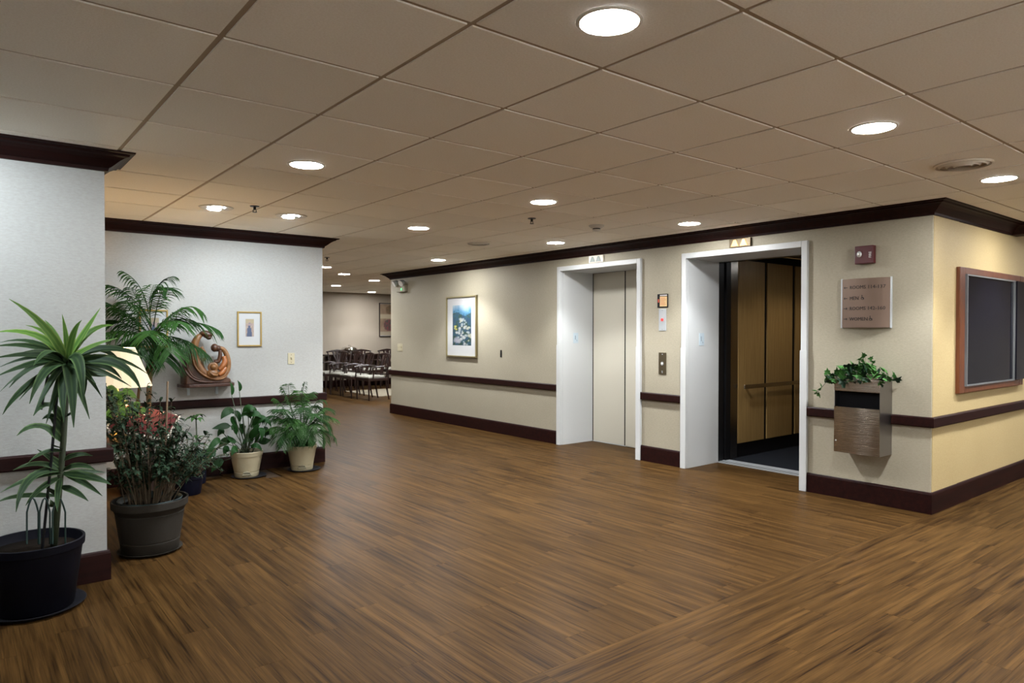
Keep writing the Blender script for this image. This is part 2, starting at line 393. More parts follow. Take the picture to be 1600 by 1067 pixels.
vis=sorted([c for c in cells if infov((c[0],c[1],0),120)], key=lambda c: depth((c[0],c[1],0)))
near=vis[:300]; ns=set(near); cutm={}
for (x,y,l,a) in near:
    if abs(l-PL)<1e-4: me=pm
    else:
        k=round(l,3)
        if k not in cutm: cutm[k]=plank_mesh(l,PW); cutm[k].materials.append(M['plank'])
        me=cutm[k]
    o=bpy.data.objects.new('plank',me); COL.objects.link(o); o.parent=floor
    o.location=Vector((x,y,0))-ORG[floor.name]; o.rotation_euler.z=math.pi/2 if a else 0
for a in (0,1):
    mb=MB()
    for c in cells:
        if c in ns or c[3]!=a: continue
        x,y,l,_=c; g=.0003
        if a: x,y=y,-x
        mb.box((x-l/2+g,y-PW/2+g,-.007),(x+l/2-g,y+PW/2-g,0))
    me=mb.mesh('distant_planks'); me.materials.append(M['plank']); o=bpy.data.objects.new('distant_planks',me); COL.objects.link(o); o.parent=floor
    o.location=-ORG[floor.name]; o.rotation_euler.z=math.pi/2 if a else 0; o['kind']='stuff'

# ------------------------------------------------------------------ CEILING
ceil=MB().box((X0,Y0,CEIL+.03),(X1,Y1,CEIL+.12)).build('ceiling','grid_bar'); struct(ceil,'tan suspended ceiling of square acoustic tiles','ceiling')
GX,GY,TS=1.932,1.252,.6106
gm=MB()
i0=math.floor((X0-GX)/TS); i1=math.ceil((X1-GX)/TS); j0=math.floor((Y0-GY)/TS); j1=math.ceil((Y1-GY)/TS)
for i in range(i0+1,i1): gm.box((GX+i*TS-.014,Y0,CEIL+.005),(GX+i*TS+.014,Y1,CEIL+.029))
for j in range(j0+1,j1): gm.box((X0,GY+j*TS-.014,CEIL+.0055),(X1,GY+j*TS+.014,CEIL+.0285))
gm.build('grid_bars','grid_bar',ceil)
def tile_rings(cx,cy,mb):
    h=TS/2; rr=[]
    for (e,z) in ((.0105,.0295),(.0105,.0018),(.0118,0)):
        k=h-e; rr.append([(cx-k,cy-k,CEIL+z),(cx+k,cy-k,CEIL+z),(cx+k,cy+k,CEIL+z),(cx-k,cy+k,CEIL+z)])
    mb.rings(rr)
mb=MB(); tile_rings(0,0,mb); tm=mb.mesh('ceiling_tile',(0,0,CEIL)); tm.materials.append(M['ceiling_tile'])
tl=[(GX+(i+.5)*TS,GY+(j+.5)*TS) for i in range(i0+1,i1-1) for j in range(j0+1,j1-1)]
vt=sorted([t for t in tl if infov((*t,CEIL),150) and not blocked(*t)], key=lambda t: depth((*t,CEIL)))[:300]; vs=set(vt)
for t in vt:
    o=bpy.data.objects.new('ceiling_tile',tm); COL.objects.link(o); o.parent=ceil; o.location=Vector((*t,CEIL))-ORG[ceil.name]
mb=MB()
for t in tl:
    if t not in vs: tile_rings(*t,mb)
o=mb.build('distant_tiles','ceiling_tile',ceil); o['kind']='stuff'

# ------------------------------------------------------------------ WALLS
ZT=CEIL+.02
E1=(5.06,6.414); E2=(3.15,4.51); FT=2.22
mb=MB()
mb.box((XW,E1[1],0),(6.41,YL,ZT)).box((XW,E2[1],0),(6.41,E1[0],ZT)).box((XW,YE,0),(6.41,E2[0],ZT))
mb.box((XW,E1[0],FT),(6.41,E1[1],ZT)).box((XW,E2[0],FT),(6.41,E2[1],ZT))
struct(mb.build('wall_right','wallpaper'),'beige papered wall with the two elevators','wall')
struct(MB().box((6.41,YE,0),(X1,YE+.15,ZT)).box((XW+.02,YE-.004,0),(6.41,YE,ZT)).build('wall_corridor','wallpaper_cream'),'yellow cream wall with the wood-framed display window','wall')
struct(MB().box((X0,YP,0),(XP,YP+.2,ZT)).build('wall_left','wallpaper_pale'),'pale papered wall behind the tall striped plant','wall')
struct(MB().box((-.9,YM,0),(XM,YM+.2,ZT)).build('wall_middle','wallpaper_pale'),'pale papered wall carrying the carved figures','wall')
struct(MB().box((X0,YF,0),(X1,YF+.15,ZT)).build('wall_far','far_wall'),'far dining room wall','wall')
struct(MB().box((-1.05,YP+.2,0),(-.9,YM+.2,ZT)).build('wall_alcove','back_paint'),'side wall of the plant alcove','wall')
struct(MB().box((XM-.15,YM+.2,0),(XM,YF,ZT)).build('wall_dining_side','far_wall'),'side wall of the dining room','wall')
struct(MB().box((X1-.15,YE+.15,0),(X1,YF,ZT)).build('wall_outer','far_wall'),'outer wall of the dining room','wall')
struct(MB().box((6.41,YL-.15,0),(X1-.15,YL,ZT)).build('wall_shaft','far_wall'),'wall behind the elevator shafts','wall')
struct(MB().box((X0,Y0,0),(X1,Y0+.12,ZT)).build('wall_back','back_paint'),'lobby wall behind the viewer','wall')
struct(MB().box((X0,Y0+.12,0),(X0+.12,YP,ZT)).build('wall_side','back_paint'),'lobby side wall','wall')
struct(MB().box((X1-.15,Y0+.12,0),(X1,YE,ZT)).build('wall_end','back_paint'),'end wall of the corridor','wall')

CROWN=[(0,2.315),(.016,2.315),(.02,2.332),(.032,2.34),(.046,2.352),(.068,2.372),(.09,2.386),(.108,2.392),(.112,2.402),(.134,2.405),(.137,2.4145),(0,2.4145)]
RAIL=[(0,.672),(.026,.672),(.032,.68),(.032,.744),(.026,.752),(0,.752)]
BASE=[(0,.0005),(.017,.0005),(.017,.15),(.013,.163),(.008,.168),(0,.168)]
tn=[0]
def trim(prof,path,side,label,name='trim',matn='mahogany'):
    tn[0]+=1
    o=sweep(MB(),prof,path,side).build('%s_%d'%(name,tn[0]),matn); return struct(o,label,name if name!='trim' else 'trim')
e=.0
trim(CROWN,[(6.41,YL),(XW,YL),(XW,YE),(7.69,YE)],-1,'dark red-brown crown moulding above the elevators')
trim(CROWN,[(X0+.12,YP),(XP,YP),(XP,YP+.2),(-.9,YP+.2)],-1,'dark crown moulding over the nearest left wall')
trim(CROWN,[(-.9,YM),(XM,YM),(XM,8.6)],-1,'dark crown moulding over the carved figures')
# header crossing the corridor ceiling at the right edge of view
hd=MB().box((7.69,-.8,2.317),(7.86,YE,2.4145)); struct(hd.build('trim_20','mahogany'),'dark ceiling beam crossing the corridor at the right edge','trim')
trim(CROWN,[(7.69,YE),(7.69,-.8)],-1,'dark crown moulding along the corridor ceiling beam')
trim(RAIL,[(6.41,YL),(XW,YL),(XW,E1[1])],-1,'dark wooden wall rail left of the closed elevator')
trim(RAIL,[(XW,E1[0]),(XW,E2[1])],-1,'short dark wall rail between the two elevators')
trim(RAIL,[(XW,E2[0]),(XW,2.812)],-1,'short dark wall rail between elevator frame and steel bin')
trim(RAIL,[(XW,2.436),(XW,YE),(X1-.15,YE)],-1,'dark wall rail turning the corner right of the bin')
trim(RAIL,[(X0+.12,YP),(XP,YP),(XP,YP+.2)],-1,'dark wall rail behind the striped plant')
trim(RAIL,[(-.9,YM),(XM,YM),(XM,8.6)],-1,'dark wall rail below the carved figures')
for i,(path,l) in enumerate([([(6.41,YL),(XW,YL),(XW,E1[1])],'dark baseboard left of the closed elevator'),
    ([(XW,E1[0]),(XW,E2[1])],'short dark baseboard between the two elevators'),
    ([(XW,E2[0]),(XW,YE),(X1-.15,YE)],'dark baseboard turning the corner below the steel bin'),
    ([(X0+.12,YP),(XP,YP),(XP,YP+.2)],'dark baseboard behind the black plant pot'),
    ([(-.9,YM),(XM,YM),(XM,8.6)],'dark baseboard behind the cream plant pots'),
    ([(XM,YF),(X1-.15,YF)],'dark baseboard of the far dining room wall')]):
    nm=['left','centre','right','pillar','middle','far'][i]
    o=sweep(MB(),BASE,path,-1).build('baseboard_'+nm,'mahogany'); struct(o,l,'baseboard')

# ------------------------------------------------------------------ ELEVATORS
def elevator_surround(n,E,label,closed):
    y0,y1=E; r=sthing('door_%d'%n,label,'elevator',(6.1,(y0+y1)/2,0)); fw=.055; pr=.03
    fi=2.165
    mb=MB()
    mb.box((XW-pr,y1-fw,0),(XW+.02,y1,FT)).box((XW-pr,y0,0),(XW+.02,y0+fw,FT)).box((XW-pr,y0+fw,fi),(XW+.02,y1-fw,FT))
    mb.build('door_frame','white_paint',r,bevel=.004)
    MB().box((XW+.02,y1-fw,0),(6.43,y1-.001,FT-.001)).build('side_jamb','white_paint',r)
    MB().box((XW+.02,y0+.001,0),(6.43,y0+fw,FT-.001)).build('side_jamb','white_paint',r)
    MB().box((XW+.02,y0+fw,fi),(6.43,y1-fw,FT-.001)).build('head_jamb','white_paint',r)
    for (a,b) in ((y1-fw-.006,y1+.004),(y0-.004,y0+fw+.006)):
        g=MB().box((XW-pr-.004,a,0.001),(XW-pr-.0002,b,1.25)); 
        g.build('corner_guard','white_paint',r,bevel=.002)
    # tactile floor number plate on the left jamb, facing the opening
    p=MB().box((XW+.20,y1-fw-.004,1.27),(XW+.285,y1-fw-.0002,1.40)).build('floor_plate','plate_blue',r,bevel=.001)
    text('1',.075,'ink',p,lambda u,v,w_:(XW+.215+u,y1-fw-.0042-w_,1.315+v))
    for k,(du,dv) in enumerate(((.055,.03),(.055,.045),(.062,.03))): MB(lambda u,v,w_:(XW+.2+u,y1-fw-.004-w_,1.27+v)).ball((du,dv,0),.003,8,5).build('braille_dot','ink',p)
    return r
d1=elevator_surround(1,E1,'closed white elevator door in a deep white frame',True)
xd=6.41
a,b=E1
MB().box((xd+.03,5.79,.006),(xd+.06,b-.058,2.164)).build('door_panel','door_paint',d1,bevel=.003)
MB().box((xd,a+.06,.006),(xd+.028,5.776,2.164)).build('door_panel','door_paint',d1,bevel=.003)
MB().box((xd+.026,5.777,.006),(xd+.032,5.815,2.164)).build('shadow_gap_strip','dark_gap',d1)  # thin dark strip added to draw the shaded gap between the door panels
MB().box((xd+.062,a+.0,0),(xd+.09,b-.0,2.2)).build('shaft_lining','dark_gap',d1)
MB().box((6.432,5.12,-.004),(6.475,b-.06,.005)).build('sill','aluminium',d1)
d2=elevator_surround(2,E2,'open elevator doorway in a deep white frame',False)
a,b=E2
MB().box((6.43,a+.03,-.006),(6.545,b-.03,.006)).build('sill','aluminium',d2)
for x in (6.455,6.50): MB().box((x,a+.03,.006),(x+.012,b-.03,.0068)).build('sill_groove','dark_gap',d2)
MB().box((6.44,b-.04,.007),(6.545,b+.03,2.2)).build('door_panel','black_metal',d2)
MB().box((6.44,a-.03,.007),(6.545,a+.035,2.2)).build('door_panel','black_metal',d2)
MB().box((6.44,a+.035,2.166),(6.545,b-.04,2.3)).build('door_header','black_metal',d2)

# elevator car
cy0,cy1,cx0,cx1=2.75,4.49,6.57,8.62
car=thing('elevator_car','wood-panelled elevator car standing open behind the right doorway','elevator car',((cx0+cx1)/2,(cy0+cy1)/2,0))
MB().box((cx0,cy0-.04,-.10),(cx1+.05,cy1+.04,-.002)).build('car_floor','carpet',car)
MB().box((cx0-.015,cy0+.3,-.05),(cx0+.07,cy1-.01,.006)).build('car_sill','aluminium',car)
MB().box((cx0,cy1+.008,0),(cx1+.05,cy1+.05,2.32)).box((cx0,cy0-.05,0),(cx1+.05,cy0-.008,2.32)).box((cx1+.008,cy0-.008,0),(cx1+.05,cy1+.008,2.32)).build('car_shell','black',car)
MB().box((cx0,cy0-.05,2.32),(cx1+.05,cy1+.05,2.36)).build('car_ceiling','black_metal',car)
MB().box((6.66,cy1-.012,0),(6.82,cy1+.008,2.3)).build('front_column','steel',car,bevel=.002)
MB().box((6.57,cy1-.035,0),(6.655,cy1+.008,2.3)).build('door_track_post','black_metal',car)
for (u,v) in ((6.835,7.365),(7.425,7.98),(8.05,8.60)):
    MB().box((u,cy1-.012,.16),(v,cy1+.006,2.22)).build('wall_panel','car_panel',car,bevel=.002)
for (u,v) in ((2.78,3.30),(3.36,3.88),(3.94,4.46)):
    MB().box((cx1-.012,u,.16),(cx1+.006,v,2.22)).build('wall_panel','car_panel',car,bevel=.002)
for (u,v) in ((6.7,7.3),(7.36,7.95),(8.02,8.58)):
    MB().box((u,cy0-.006,.16),(v,cy0+.012,2.22)).build('wall_panel','car_panel',car,bevel=.002)
h=MB().box((6.87,cy1-.075,.775),(8.56,cy1-.062,.82)).build('handrail','steel',car,bevel=.003)
for x in (6.95,7.7,8.4): MB().box((x,cy1-.063,.785),(x+.025,cy1-.011,.81)).build('bracket','steel_dark',h)
cl=MB().box((7.1,3.2,2.285),(8.3,4.25,2.319)).build('light_canopy','black_metal',car)
MB().tube([(7.3,4.25,2.27),(8.3,4.25,2.27)],.012,8).build('canopy_edge','chrome',cl)
for x in (7.4,8.0):
    MB().lathe([(.001,-.004),(.05,-.004),(.05,0.0),(.001,0.0)],(x,3.7,2.2845),16).build('canopy_lamp','slit_lens',cl)
    L=bpy.data.lights.new('car_lamp','SPOT'); L.energy=4.5; L.spot_size=2.4; L.spot_blend=.6; L.color=(1,.9,.75); L.shadow_soft_size=.05
    lo=bpy.data.objects.new('car_lamp',L); COL.objects.link(lo); lo.parent=car; lo.location=Vector((x,3.7,2.27))-ORG[car.name]

# hall lanterns over both doors
def lantern(y0,y1,lit,label):
    z0,z1=2.226,2.308; wd=y1-y0
    t=thing('elevator_lantern',label,'indicator light',(XW,(y0+y1)/2,z0),'hall lanterns over the elevators')
    T=TR(y1,z0)
    MB(T).box((0,0,0),(wd,z1-z0,.025)).build('housing','bronze_metal' if lit else 'vent_paint',t,bevel=.003)
    for k in (0,1):
        u0=wd*(.10+.42*k); u1=u0+wd*.36; um=(u0+u1)/2
        f=MB(T).prism([(u0,.010),(u1,.010),(u1-.03,.072),(u0+.03,.072)],lambda u,v:(u,v,.0252),lambda u,v:(u,v,.034))
        f.build('arrow_lens','amber_glow' if lit else 'lantern_off',t,bevel=.002)
    return t
lantern(3.715,3.945,True,'glowing amber twin-arrow lantern above the open elevator')
lantern(5.63,5.86,False,'unlit twin-arrow lantern above the closed elevator')

# ------------------------------------------------------------------ DOWNLIGHTS
def downlight(x,y,label,kind='lit',r=.095,power=None,cone=112,blend=.45,aim=None,col=None):
    t=thing('ceiling_downlight',label,'ceiling light',(x,y,CEIL-.012),'recessed ceiling downlights')
    if kind=='lit':
        MB().lathe([(r+.001,-.006),(r+.012,-.004),(r+.014,.0),(r+.001,.0)],(x,y,CEIL-.0005),32,cap=False).build('trim_ring','trim_white',t,smooth=True)
        MB().lathe([(.001,-.0045),(r*.6,-.0045),(r,-.004),(r,-.0008),(.001,-.0008)],(x,y,CEIL),32).build('lens','lens',t)
    else:
        rr=.115
        MB().lathe([(rr-.02,-.004),(rr+.01,-.007),(rr+.018,-.001),(rr-.02,-.001)],(x,y,CEIL),32,cap=False).build('trim_ring','trim_white',t,smooth=True)
        MB().lathe([(.001,-.003),(rr-.022,-.003),(rr-.022,-.0008),(.001,-.0008)],(x,y,CEIL),32).build('reflector','reflector',t)
        for s in (-1,1):
            c=MB()
            pts=[]
            for k in range(9):
                an=math.radians(s*90-40+k*10); pts.append((x+(rr-.03)*math.cos(an)*1.0,y+(rr-.03)*math.sin(an),CEIL-.0065))
            c.tube(pts,[.002]+[.009]*7+[.002],6,flat=.35).build('lit_reflector_slit','slit_lens',t)
    L=bpy.data.lights.new('downlight_beam','SPOT'); L.energy=DOWNLIGHT_W if power is None else power; L.color=col or LIGHT_COL
    L.spot_size=math.radians(cone); L.spot_blend=blend; L.shadow_soft_size=.07
    lo=bpy.data.objects.new('downlight_beam',L); COL.objects.link(lo); lo.parent=t; lo.location=(0,0,-.012)
    if aim is not None:
        d=Vector(aim)-Vector((x,y,CEIL-.02)); lo.rotation_euler=d.to_track_quat('-Z','Y').to_euler()
    return t
DL=[((1.654,1.564),'large round downlight at the top centre of the view, nearest the viewer'),
((3.517,1.557),'round downlight near the right edge, left of the round air vent'),
((5.323,1.558),'round downlight outside the cream wall corner, below the round air vent'),
((1.647,4.034),'round downlight in front of the left crown moulding, between two walls'),
((3.536,4.032),'round downlight in the middle of the ceiling, above the dark sprinkler'),
((3.488,5.804),'round downlight left of the faint ceiling speaker, mid ceiling'),
((5.258,5.787),'round downlight in front of the closed elevator'),
((5.291,3.989),'round downlight in front of the open elevator'),
((5.249,8.202),'round downlight shining onto the framed flower print'),
((4.45,10.2),'round downlight half hidden by the wall end beside the carved figures'),
((5.256,11.227),'far round downlight nearest the lobby in the dining room ceiling'),
((6.364,12.248),'far dining room downlight nearest the elevator wall end'),
((6.421,14.128),'far dining room downlight second from the back, on the left'),
((8.145,15.814),'furthest dining room downlight, above the hanging picture')]
COOL=(.80,.91,1.0)
for (p,l) in DL: downlight(*p,l,power=20 if p[1]>9.5 else (46 if p==(1.647,4.034) else None),col=COOL if p==(1.647,4.034) else None)
downlight(1.644,5.879,'dim round wall-washing downlight left of the ceiling sprinkler','wash',aim=(1.75,YM,1.0),power=24,cone=120,blend=.8,col=COOL)
downlight(2.266,5.892,'dim round wall-washing downlight right of the ceiling sprinkler','wash',aim=(2.45,YM,1.0),power=32,cone=120,blend=.8,col=COOL)
downlight(-.45,3.80,'wall-washing downlight over the left wall outside the view','wash',aim=(-.05,YP,1.75),power=44,cone=110,blend=.9,col=COOL)
for k,xx in enumerate((-1.2,.7,2.6,4.5)): downlight(xx,-1.95,'added unseen fill downlight washing the wall behind the viewer, %s'%('first','second','third','fourth')[k],'wash',aim=(xx,Y0+.12,1.3),power=75,cone=120,blend=.7)  # unseen row added to bounce fill light off the back wall onto the ceiling
# unseen lights of this ceiling; two across the corridor added for bounce light
for (p,l) in [((3.52,-.9),'downlight behind the viewer towards the corridor'),((5.3,-.9),'downlight over the corridor behind the viewer'),((7.1,-.9),'added unseen corridor downlight across from the display window'),((9.4,-.9),'added unseen corridor downlight across from the far corridor wall'),((7.1,1.45),'corridor downlight before the display window'),((9.4,1.2),'corridor downlight past the display window'),((8.2,13.5),'dining room downlight hidden by the elevator wall'),((8.1,11.9),'dining room downlight beside the shaft wall'),((-.6,12.0),'')]:
    if l: downlight(*p,l)

# ------------------------------------------------------------------ CEILING FITTINGS
def sprinkler(x,y,label):
    t=thing('sprinkler',label,'sprinkler',(x,y,CEIL-.05),'ceiling sprinklers')
    MB().lathe([(.001,-.006),(.035,-.005),(.037,-.0005),(.001,-.0005)],(x,y,CEIL),18).build('cover_plate','black_metal',t)
    MB().lathe([(.011,-.03),(.011,-.005)],(x,y,CEIL),10).build('stem','black_metal',t)
    MB().lathe([(.018,-.05),(.018,-.047)],(x,y,CEIL),12).build('deflector','black_metal',t)
    MB().tube([(x-.012,y,CEIL-.03),(x-.012,y,CEIL-.048)],.003,6).tube([(x+.012,y,CEIL-.03),(x+.012,y,CEIL-.048)],.003,6).build('yoke','black_metal',t)
sprinkler(1.866,5.626,'dark sprinkler between two dim ceiling wall washers')
sprinkler(3.973,4.684,'dark sprinkler in the middle of the lobby ceiling')
sprinkler(3.903,8.87,'dark sprinkler near the end of the wall with carved figures')
t=thing('smoke_detector','white dome smoke detector near the elevator crown moulding','smoke detector',(4.708,4.609,CEIL-.055))
MB().lathe([(.001,-.012),(.072,-.012),(.075,-.0006),(.001,-.0006)],(4.708,4.609,CEIL),24).build('base','off_white',t,smooth=False,auto=40)
MB().lathe([(.001,-.055),(.028,-.053),(.040,-.045),(.042,-.040)],(4.708,4.609,CEIL),24).build('cap','off_white',t,auto=40)
MB().lathe([(.036,-.040),(.036,-.030)],(4.708,4.609,CEIL),24).build('sensing_chamber','dark_gap',t)
MB().lathe([(.045,-.030),(.060,-.020),(.066,-.012)],(4.708,4.609,CEIL),24).build('collar','off_white',t,auto=40)
def round_vent(x,y,R,label,dark):
    t=thing('ceiling_air_vent' if dark else 'ceiling_speaker',label,'air vent' if dark else 'speaker',(x,y,CEIL-.02))
    MB().lathe([(R-.012,-.012),(R-.004,-.012),(R,-.0006),(R-.012,-.0006)],(x,y,CEIL),36,cap=False).build('outer_ring','trim_white' if not dark else 'vent_paint',t,smooth=True)
    MB().lathe([(.001,-.003),(R-.011,-.003),(R-.011,-.0008),(.001,-.0008)],(x,y,CEIL),36).build('back_plate','vent_dark' if dark else 'trim_white',t)
    k=R-.035
    while k>.02:
        MB().lathe([(k,-.018),(k+.012,-.006),(k+.009,-.004),(k-.003,-.016)],(x,y,CEIL),30,cap=False).build('cone_ring','vent_paint' if dark else 'trim_white',t,smooth=True)
        k-=.038
    return t
round_vent(4.70,1.56,.155,'round stained air vent beside the rightmost downlights',True)
round_vent(4.621,6.377,.13,'faint round speaker grille in the ceiling before the framed print',False)

# ------------------------------------------------------------------ PICTURES
def framed(name,label,T,W,H,fw,fd,fmat,matw,fn,nx,ny,loc,cat='picture',mat2=None):
    t=thing(name,label,cat,loc)
    for (a,b) in (((0,0),(fw,H)),((W-fw,0),(W,H)),((fw,0),(W-fw,fw)),((fw,H-fw),(W-fw,H))):
        MB(T).box((a[0],a[1],.001),(b[0],b[1],fd)).build('frame_side',fmat,t,bevel=.002)
    MB(T).box((fw,fw,.001),(W-fw,H-fw,fd*.45)).build('mat_board',mat2 or 'mat_board',t)
    l,r,bo,to=matw
    grid_print('print',lambda u,v,w_:T(l+u,bo+v,fd*.45+.0015+w_),W-l-r,H-bo-to,nx,ny,fn,t)
    return t
def lerp(a,b,t): t=max(0,min(1,t)); return tuple(x+(y-x)*t for x,y in zip(a,b))
rg=random.Random(5)
flowers=[]
for k in range(46):
    v=rg.uniform(.02,.66); u=rg.uniform(.25,1.0) if v>.2 else rg.uniform(.3,1)
    if v>.45: u=rg.uniform(.38,.75)
    flowers.append((u,v,rg.uniform(.04,.085),rg.choice([(.50,.50,.48),(.36,.41,.41),(.46,.45,.34)])))
flowers+= [(.15,.47,.07,(.55,.50,.10)),(.2,.40,.06,(.5,.44,.08)),(.12,.42,.05,(.45,.45,.1)),(.2,.13,.16,(.33,.33,.38)),(.33,.10,.12,(.36,.36,.40)),(.22,.32,.07,(.55,.55,.5))]
def noise2(u,v,s): 
    from mathutils import noise
    return noise.noise(Vector((u*s,v*s,3.1)))
def flower_print(u,v):
    c=lerp((.015,.05,.10),(.02,.085,.12),.5+noise2(u,v,9))
    if noise2(u+3,v*2,6)>.15: c=(.02,.06,.045)
    ridge=.84+.05*math.sin(u*7)+.03*noise2(u,0,11)
    if v>ridge: c=lerp((.08,.24,.40),(.45,.58,.66),(v-ridge)/.16+.25*noise2(u,v,8))
    elif v>ridge-.06: c=lerp((.03,.12,.22),(.10,.28,.42),.5+noise2(u,v,14))
    for (a,b,r,col) in flowers:
        d=math.hypot((u-a),(v-b)*2.1)
        if d<r*(1+.45*noise2(u,v,25)): c=lerp(col,c,(d/r)**2*.6)
    return c
pt=onx(700,464,XW-.02); pb=onx(745,560,XW-.02)
PY1,PY0=8.93,8.14; PZ0,PZ1=1.035,1.945
framed('framed_print','gold-framed flower and mountain print lit on the elevator wall',TR(PY1,PZ0),PY1-PY0,PZ1-PZ0,.022,.035,'pale_gold',(.165,.14,.175,.135),flower_print,34,76,(XW,(PY0+PY1)/2,PZ0))
def small_print(u,v):
    c=lerp((.55,.45,.36),(.42,.30,.26),.5+noise2(u,v,7))
    if v>.75: c=(.5,.42,.26)
    w_=.26 if v<.5 else .15
    if abs(u-.45)<w_*(1.2-v*.6) and v<.86: c=(.10,.13,.22) if v<.62 else (.32,.28,.30)
    if math.hypot(u-.45,(v-.84)*2)<.12: c=(.55,.40,.30)
    if .62<v<.7 and .3<u<.8: c=(.45,.33,.33)
    return c
framed('small_framed_print','small gold-framed figure print with wide white mat above light switch',TY(2.187,YM,1.262),.242,.352,.014,.02,'gold',(.082,.077,.10,.075),small_print,18,36,(2.3,YM,1.262))
framed('small_framed_print','gold-framed print mostly hidden behind the tall palm fronds',TY(1.31,YM,1.262),.242,.352,.014,.02,'gold',(.082,.077,.10,.075),small_print,18,36,(1.43,YM,1.262))
def far_print(u,v):
    c=lerp((.46,.34,.22),(.34,.23,.16),.5+noise2(u,v,6))
    if v<.13: c=(.55,.47,.34)
    if .55<v<.68: c=(.66,.55,.38)  # pale band paints in light reflected off the picture
    d=math.hypot(u-.5,(v-.33)*1.7)
    if d<.32: c=lerp((.10,.12,.10),(.32,.08,.09),.5+1.2*noise2(u,v,14))
    if math.hypot(u-.55,(v-.82)*1.7)<.25: c=lerp((.18,.14,.08),(.3,.18,.1),.5+noise2(u,v,12))
    return c
framed('framed_print','dark-framed floral print on the far dining room wall',TY(8.81,YF,1.28),.62,.905,.02,.03,'chair_wood',(.03,.03,.03,.03),far_print,24,36,(9.1,YF,1.28))

# ------------------------------------------------------------------ SWITCHES, PLATES, SIGNS
def switch(T,W,H,n,label,loc):
    t=thing('light_switch',label,'light switch',loc)
    MB(T).box((0,0,.0005),(W,H,.007)).build('cover_plate','ivory',t,bevel=.002)
    for k in range(n):
        u=W*(k+.5)/n
        MB(T).box((u-.006,H/2-.013,.007),(u+.006,H/2+.013,.009)).build('slot','pale_gold',t)
        MB(T).box((u-.004,H/2-.002,.009),(u+.004,H/2+.012,.018)).build('toggle','ivory',t,bevel=.001)
        for dv in (-.04,.04): MB(T).lathe([(.001,0),(.004,0),(.004,.0015),(.001,.0015)],(u,H/2+dv,.007),8).build('screw','bronze_metal',t)
    return t
switch(TY(2.704,YM,1.07),.072,.118,1,'single ivory light switch right of the small framed print',(2.74,YM,1.07))
switch(TR(10.47,1.085),.165,.125,2,'ivory double switch plate at the end of the elevator wall',(XW,10.39,1.085))
t=thing('wall_slot_cover','narrow black slot plate right of the flower print','wall plate',(XW,7.59,1.06))
MB(TR(7.605,1.06)).box((0,0,.0005),(.034,.1,.006)).build('plate','black',t,bevel=.006)
MB(TR(7.605,1.06)).box((.014,.02,.006),(.020,.08,.008)).build('slot_lip','black_metal',t)
# notice
t=thing('notice_sign','small black-bordered tan notice above the steel key plate','notice',(XW,4.77,1.672))
T=TR(4.841,1.672)
MB(T).box((0,0,.0005),(.142,.145,.008)).build('border','black',t,bevel=.002)
MB(T).box((.035,.012,.008),(.130,.118,.0095)).build('paper','paper_tan',t)
MB(T).box((.008,.055,.008),(.026,.09,.0095)).build('red_mark','red_ink',t)
for k in range(5): MB(T).box((.045,.03+.017*k,.0095),(.118-.012*(k%3),.034+.017*k,.0100)).build('printed_line','red_ink',t)
MB(T).box((.035,.126,.008),(.130,.134,.009)).build('heading_line','white_text',t)
t=thing('key_switch_plate','pale steel plate with a red lamp below the tan notice','control panel',(XW,4.77,1.425))
T=TR(4.822,1.425)
MB(T).box((0,0,.0005),(.098,.232,.006)).build('plate','aluminium',t,bevel=.002)
MB(T).lathe([(.001,.006),(.012,.006),(.012,.008),(.016,.008),(.014,.016),(.001,.018)][:1]+[(.016,0),(.015,.008),(.001,.010)],(.048,.118,.006),16).build('lamp','red_light',t)
for v in (.015,.217): MB(T).lathe([(.001,0),(.004,0),(.004,.0015),(.001,.0015)],(.049,v,.006),8).build('screw','steel_dark',t)
t=thing('call_button_panel','bronze call button panel between the two elevators','control panel',(XW,4.77,.96))
T=TR(4.820,.96)
MB(T).box((0,0,.0005),(.098,.232,.008)).build('plate','bronze_metal',t,bevel=.002)
MB(T).lathe([(.012,0),(.021,0),(.021,.004),(.012,.004)],(.05,.115,.008),20,cap=False).build('button_ring','chrome',t)
MB(T).lathe([(.001,0),(.012,0),(.012,.005),(.001,.006)],(.05,.115,.008),16).build('button','off_white',t)
for v in (.018,.214): MB(T).lathe([(.001,0),(.005,0),(.005,.002),(.001,.002)],(.05,v,.008),10).build('screw','aluminium',t)
MB(T).lathe([(.001,0),(.008,0),(.008,.003),(.001,.003)],(.05,.032,.008),12).build('key_lock','chrome',t)

# fire alarm
t=thing('fire_alarm','dark red fire alarm strobe above the room directory sign','fire alarm',(XW,2.65,1.975))
T=TR(2.728,1.975)
MB(T).box((0,0,.0005),(.152,.148,.05)).build('housing','red_plastic',t,bevel=.005)
MB(T).box((.015,.05,.05),(.065,.11,.053)).build('strobe_bezel','red_plastic',t,bevel=.002)
MB(T).ball((.04,.08,.052),(.021,.026,.014),14,8).build('strobe_lens','clear_lens',t,smooth=True)
MB(T).lathe([(.001,0),(.008,0),(.006,.006),(.001,.008)],(.04,.08,.062),10).build('strobe_bulb','white_text',t)
text('FIRE',.028,'white_text',t,lambda u,v,w_:T(.135-v,.045+u,.0505+w_))

